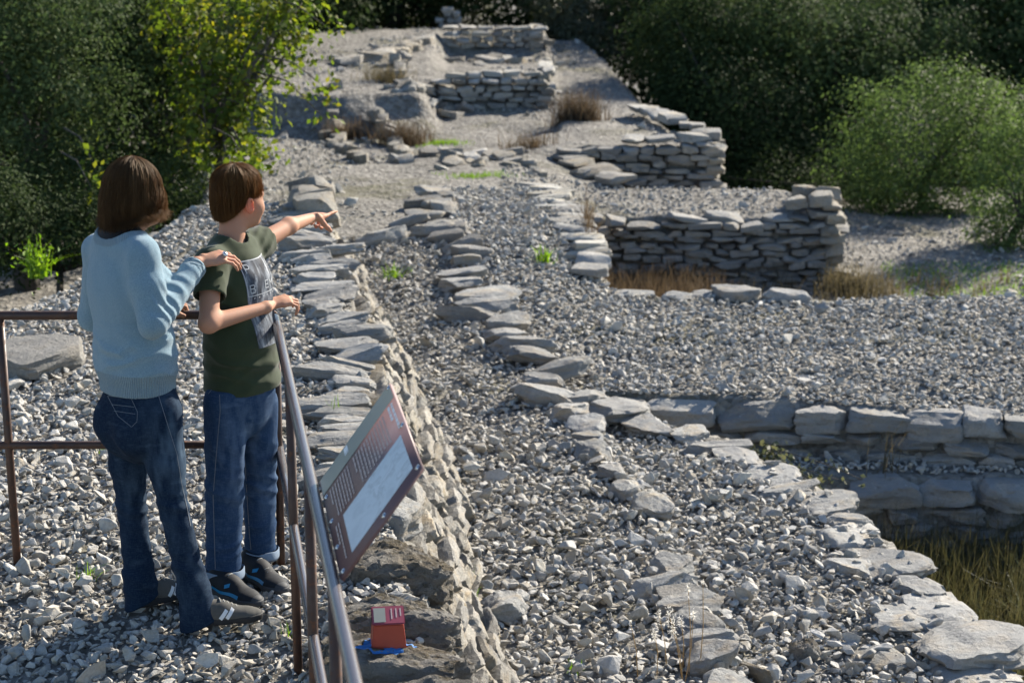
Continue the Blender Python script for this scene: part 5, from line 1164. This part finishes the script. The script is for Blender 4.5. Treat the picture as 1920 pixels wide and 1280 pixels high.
tree('oak_tree', 'dark oak thicket beside the second wall', gb(1400, 23.2), [E3(1390, 240, 23.2, .85, .7, .62), E3(1300, 180, 23.6, .45, .6, .55), E3(1500, 330, 22.8, .9, .6, .42), E3(1300, 60, 24.5, .7, .7, .6)], 460, 92, .052, .16, 'darkleaf', .08, 14)
tree('oak_tree', 'dark low thicket under the light green bush', gb(1580, 21.8), [E3(1560, 400, 21.6, .75, .6, .42), E3(1440, 360, 22.0, .7, .6, .38), E3(1700, 430, 20.9, .9, .5, .30)], 480, 38, .042, .10, 'darkleaf', .06, 15)
tree('oak_tree', 'tall oak at the top right corner', gb(1850, 26.5), [E3(1850, 60, 26.5, 1.4, 1.0, 1.1), E3(1950, 180, 26.0, 1.0, .8, .8), E3(1750, 10, 27.0, 1.0, .9, .8)], 440, 90, .065, .2, 'oak', .12, 16)
tree('bush', 'olive-green bush at the end of the shaded path', gb(1110, 28.5), [E3(1110, 60, 28.5, .62, .5, .52), E3(1060, 20, 28.8, .5, .5, .5), E3(1170, 85, 28.3, .3, .4, .25)], 420, 34, .05, .10, 'olive_leaf', .05, 17, cat='bush')
tree('bush', 'pale olive shrub beside the stump of masonry on the hilltop', gb(860, 31.0), [E3(870, 25, 31, .5, .5, .45), E3(760, 10, 31.5, .7, .6, .5), E3(690, 30, 30.5, .35, .4, .25)], 420, 34, .05, .11, 'olive_leaf', .05, 18, cat='bush')
# wood behind everything: each tree its own crown
for k, (x, Y, rx, rz, mt) in enumerate([(-9.5, 30, 2.6, 2.2, 'darkleaf'), (-6.2, 27, 2.1, 2.1, 'oak'), (-3.8, 30, 1.7, 1.8, 'darkleaf'), (-1.9, 30.2, 1.3, 1.3, 'darkleaf'), (.4, 30.6, 1.3, 1.3, 'darkleaf'), (2.4, 28.6, 1.3, 1.5, 'darkleaf'), (4.6, 29.0, 1.7, 2.0, 'darkleaf'), (8.2, 31, 2.3, 2.3, 'darkleaf'), (11.2, 30, 2.4, 2.4, 'oak'), (-5.2, 21.5, 1.4, 1.5, 'darkleaf'), (-4.2, 24.0, 1.2, 1.3, 'darkleaf'), (-2.9, 27.4, .75, .7, 'darkleaf'), (-5.0, 17.6, 1.3, 1.6, 'oak'), (9.6, 22.5, 1.6, 1.7, 'oak'), (7.6, 28, 1.8, 2.0, 'darkleaf'), (12.5, 26, 2.2, 2.2, 'darkleaf')]):
    zb = float(terrain(x, Y)); r = np.random.default_rng(200+k); ells = [((x, Y, zb+rz*.95), np.array([rx, rx*.8, rz*.95]))]+[((x+r.normal(0, rx*.5), Y+r.normal(0, .4), zb+rz*r.uniform(.5, 1.5)), np.array([rx*.5, rx*.5, rz*.5])) for _ in range(3)]
    names = ['far dark oak beyond the left edge', 'oak at the far left behind the platform trees', 'dark oak behind the yellow-leaved tree', 'dark oak on the skyline left of the masonry stump', 'dark oak on the skyline above the farthest wall', 'dark oak on the skyline right of the farthest wall', 'dark oak at the top right of the shaded path', 'dark oak behind the tall right-hand oak', 'grey-green oak beyond the right edge', 'shaded oak deep on the left bank', 'shaded oak behind the dark shrub on the left bank', 'low dark bush left of the hilltop stones', 'grey-green oak half hidden behind the left corner oak', 'oak standing alone beyond the right edge of the path', 'dark oak filling the gap behind the tall right-hand oak', 'dark oak farthest out beyond the right edge']
    tree('oak_tree', names[k], (x, Y, zb), ells, 320, 62, .095, .26, mt, .12, 210+k, 'trees closing the view', shell=.6)
# grass, dry stalks, small plants
def blades(name, roots, h, spread, mat, seed, parent=None, w=.0035, seg=4):
    r = np.random.default_rng(seed); n = len(roots); a = r.uniform(0, 6.283, n); lean = np.abs(r.normal(0, spread, n)); H = h*r.uniform(.45, 1.15, n)
    t = np.linspace(0, 1, seg)[None]; dirx = np.cos(a)[:, None]; diry = np.sin(a)[:, None]; off = lean[:, None]*t**1.8*H[:, None]
    C = np.stack([roots[:, 0:1]+dirx*off, roots[:, 1:2]+diry*off, roots[:, 2:3]+H[:, None]*t*(1-.25*lean[:, None]*t)], -1)
    b = r.uniform(0, 3.14, n); sx = np.stack([np.cos(b), np.sin(b), 0*b], -1)[:, None]; W = (w*(1-.85*t))[..., None]; V = np.stack([C-sx*W, C+sx*W], 2).reshape(-1, 3)
    i = (np.arange(n)[:, None]*seg+np.arange(seg-1)[None])*2; Q = np.stack([i, i+1, i+3, i+2], -1).reshape(-1, 4); me = fast_mesh(name, V, Q)
    cc = np.zeros((len(V), 4), np.float32); cc[:, 0] = np.repeat(np.clip(r.normal(.5, .22, n), 0, 1), seg*2); cc[:, 3] = 1; me.color_attributes.new('tone', 'FLOAT_COLOR', 'POINT').data.foreach_set('color', cc.ravel())
    return link(name, me, M[mat], parent)
def field(x0, x1, y0, y1, n, seed, keep=None, clump=0):
    r = np.random.default_rng(seed)
    if clump:
        c = np.stack([r.uniform(x0, x1, clump), r.uniform(y0, y1, clump)], -1); p = c[r.integers(0, clump, n)]+r.normal(0, .05, (n, 2))
    else: p = np.stack([r.uniform(x0, x1, n), r.uniform(y0, y1, n)], -1)
    if keep is not None: p = p[keep(p[:, 0], p[:, 1])]
    return np.concatenate([p, terrain(p[:, 0], p[:, 1])[:, None]-.01], 1)
def stuff(o, lab, cat='grass'): return tag(o, lab, cat, kind='stuff')
stuff(blades('grass', field(.55, 2.0, 14.6, 16.4, 6500, 1, lambda x, y: x < 1.65+.2*(16.4-y)), .30, .35, 'brownstraw', 1, w=.004), 'brown dry grass filling the left side of the pit')
stuff(blades('grass', field(1.7, 3.2, 14.4, 16.5, 1100, 2, None, 60), .26, .5, 'straw', 2), 'thin dry grass on the right of the pit floor')
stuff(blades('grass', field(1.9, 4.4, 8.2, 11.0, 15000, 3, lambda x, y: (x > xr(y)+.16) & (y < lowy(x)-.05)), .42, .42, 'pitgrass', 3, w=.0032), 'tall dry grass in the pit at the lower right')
stuff(blades('grass', field(1.9, 4.2, 8.6, 10.95, 4200, 4, lambda x, y: (x > xr(y)+.16) & (y < lowy(x)-.02), 90), .34, .5, 'olive_leaf', 4, w=.005), 'low green weeds among the tall dry grass')
stuff(blades('grass', field(2.6, 5.2, 14.0, 17.0, 1800, 5, lambda x, y: x > 2.7, 80), .2, .6, 'straw', 5), 'straw-coloured grass along the path')
stuff(blades('grass', field(3.3, 4.6, 16.2, 17.6, 1500, 6), .06, .7, 'weed', 6, w=.005), 'patch of short bright green grass on the path')
for k, (px, py, Y, h, n, mt, lab) in enumerate([(1085, 225, 21.2, .34, 700, 'brownstraw', 'brown dry grass clump below the short far wall'), (755, 250, 20.2, .30, 420, 'brownstraw', 'dry grass tuft on the far dirt bank'), (655, 225, 20.8, .26, 300, 'brownstraw', 'dry grass tuft left on the dirt bank'), (725, 165, 22.4, .22, 260, 'straw', 'small straw tuft high on the mound'), (985, 270, 19.6, .18, 200, 'brownstraw', 'small brown tuft on the terrace'), (1590, 500, 16.4, .30, 420, 'straw', 'straw tuft at the corner of the pit wall'), (830, 258, 20.0, .05, 260, 'weed', 'flat green weed patch on the far terrace'), (900, 352, 17.4, .05, 220, 'weed', 'flat green weed patch by the end of the platform')]):
    p = at(px, py, Y=Y); r = np.random.default_rng(300+k); xy = p[:2]+r.normal(0, .10, (n, 2))*np.array([1.3, .8]); e = empty('grass_tuft', (p[0], p[1], float(terrain(p[0], p[1])))); tag(e, lab, 'grass tuft')
    blades('blades', np.concatenate([xy, terrain(xy[:, 0], xy[:, 1])[:, None]], 1), h, .55, mt, 310+k, e, .004)
def tuft(px, py, z, h, n, lab, mat='weed', sp=.02, w=.003):
    p = at(px, py, z=z); r = np.random.default_rng(int(px*7+py)); xy = p[:2]+r.normal(0, sp, (n, 2)); e = empty('grass_tuft', (p[0], p[1], float(terrain(p[0], p[1])))); tag(e, lab, 'grass tuft')
    blades('blades', np.concatenate([xy, terrain(xy[:, 0], xy[:, 1])[:, None]], 1), h, .6, mat, int(px), e, w)
tuft(165, 1092, 0, .10, 16, 'green grass blades in the gravel left of the woman\'s shoe'); tuft(195, 850, 0, .06, 10, 'few grass blades in the gravel left of the woman\'s leg'); tuft(625, 790, 0, .13, 22, 'grass tuft between the railing and the wall top'); tuft(890, 1110, -.72, .16, 12, 'long grass blades at the foot of the long wall'); tuft(1075, 1255, -.75, .06, 14, 'bright green seedling near the bottom edge', 'weed', .02, .006); tuft(735, 528, -.5, .08, 60, 'bright green moss-like weed at the end of a slab', 'weed', .05, .006); tuft(1025, 522, -.55, .13, 34, 'single bright green plant standing in the gravel strip', 'weed', .03, .010); tuft(1660, 880, -1.0, .3, 14, 'dry stalks on the gravel ledge', 'straw', .05); tuft(540, 1200, -.02, .08, 8, 'small grass blades beside the railing foot')
p = at(72, 520, z=0); e = empty('green_plant', (p[0], p[1], 0)); tag(e, 'bright green leafy plant at the left edge of the platform', 'plant'); r = np.random.default_rng(5)
blades('stems', np.concatenate([p[:2]+r.normal(0, .03, (60, 2)), np.zeros((60, 1))], 1), .24, .55, 'weed', 9, e, .006); link('foliage', leaves_mesh('foliage', np.array([p[0], p[1], .10])+r.normal(size=(150, 3))*np.array([.06, .06, .06]), .035, 9), M['weed'], e)
# bramble over the rim
e = empty('bramble', (1.5, 10.7, -.8)); tag(e, 'bramble trailing over the slab rim beside the cross wall', 'bramble'); r = np.random.default_rng(8); mb = MB(); LP = []
for k in range(12):
    a = at(1400+r.uniform(-20, 60), 838+r.uniform(-8, 30), Y=10.9); b_ = at(1500+r.uniform(-10, 130), 915+r.uniform(-20, 50), Y=10.55+r.normal(0, .1)); m1 = (a+b_)/2+np.array([r.normal(0, .05), r.normal(0, .05), .05]); q = np.array([(1-t)**2*a+2*t*(1-t)*m1+t*t*b_ for t in np.linspace(0, 1, 8)]); mb.tube(q, .003, 5); LP += [x+r.normal(0, .022, 3) for x in q for _ in range(5)]
mb.build('stem', M['bark'], e, True); link('foliage', leaves_mesh('foliage', np.array(LP), .036, 8, elong=1.4), M['olive_leaf'], e)
# feathery seed heads near the bottom
for k, (x0, y0, x1, y1, hd_) in enumerate([(1280, 1262, 1262, 1168, .06), (1278, 1255, 1254, 1150, .05), (1232, 1250, 1227, 1182, .04), (1250, 1235, 1235, 1150, .035), (1292, 1250, 1290, 1100, .03), (1312, 1240, 1318, 1090, .012), (1196, 1255, 1182, 1165, .012), (1280, 1240, 1277, 1160, .035), (1285, 1262, 1300, 1150, .03)]):
    a = at(x0, y0+14, z=-.74); b_ = at(x1, y1, Y=a[1]-.02); e = empty('feather_grass', a); tag(e, 'thin dry stalk with a white feathery head in the ridge gravel', 'grass stalk', 'feathery stalks near the bottom edge')
    MB().tube([a, (a+b_)/2+np.array([.008, 0, 0]), b_], [.0022, .0018, .0012], 5).build('stem', M['stalk'], e, True); r = np.random.default_rng(90+k); n = int(20+hd_*1300)
    link('seed_head', leaves_mesh('seed_head', b_+np.array([0, 0, -.3*hd_])+r.normal(size=(n, 3))*np.array([hd_*.16, hd_*.16, hd_*.45]), .014, 90+k, elong=7), M['fluff'], e)
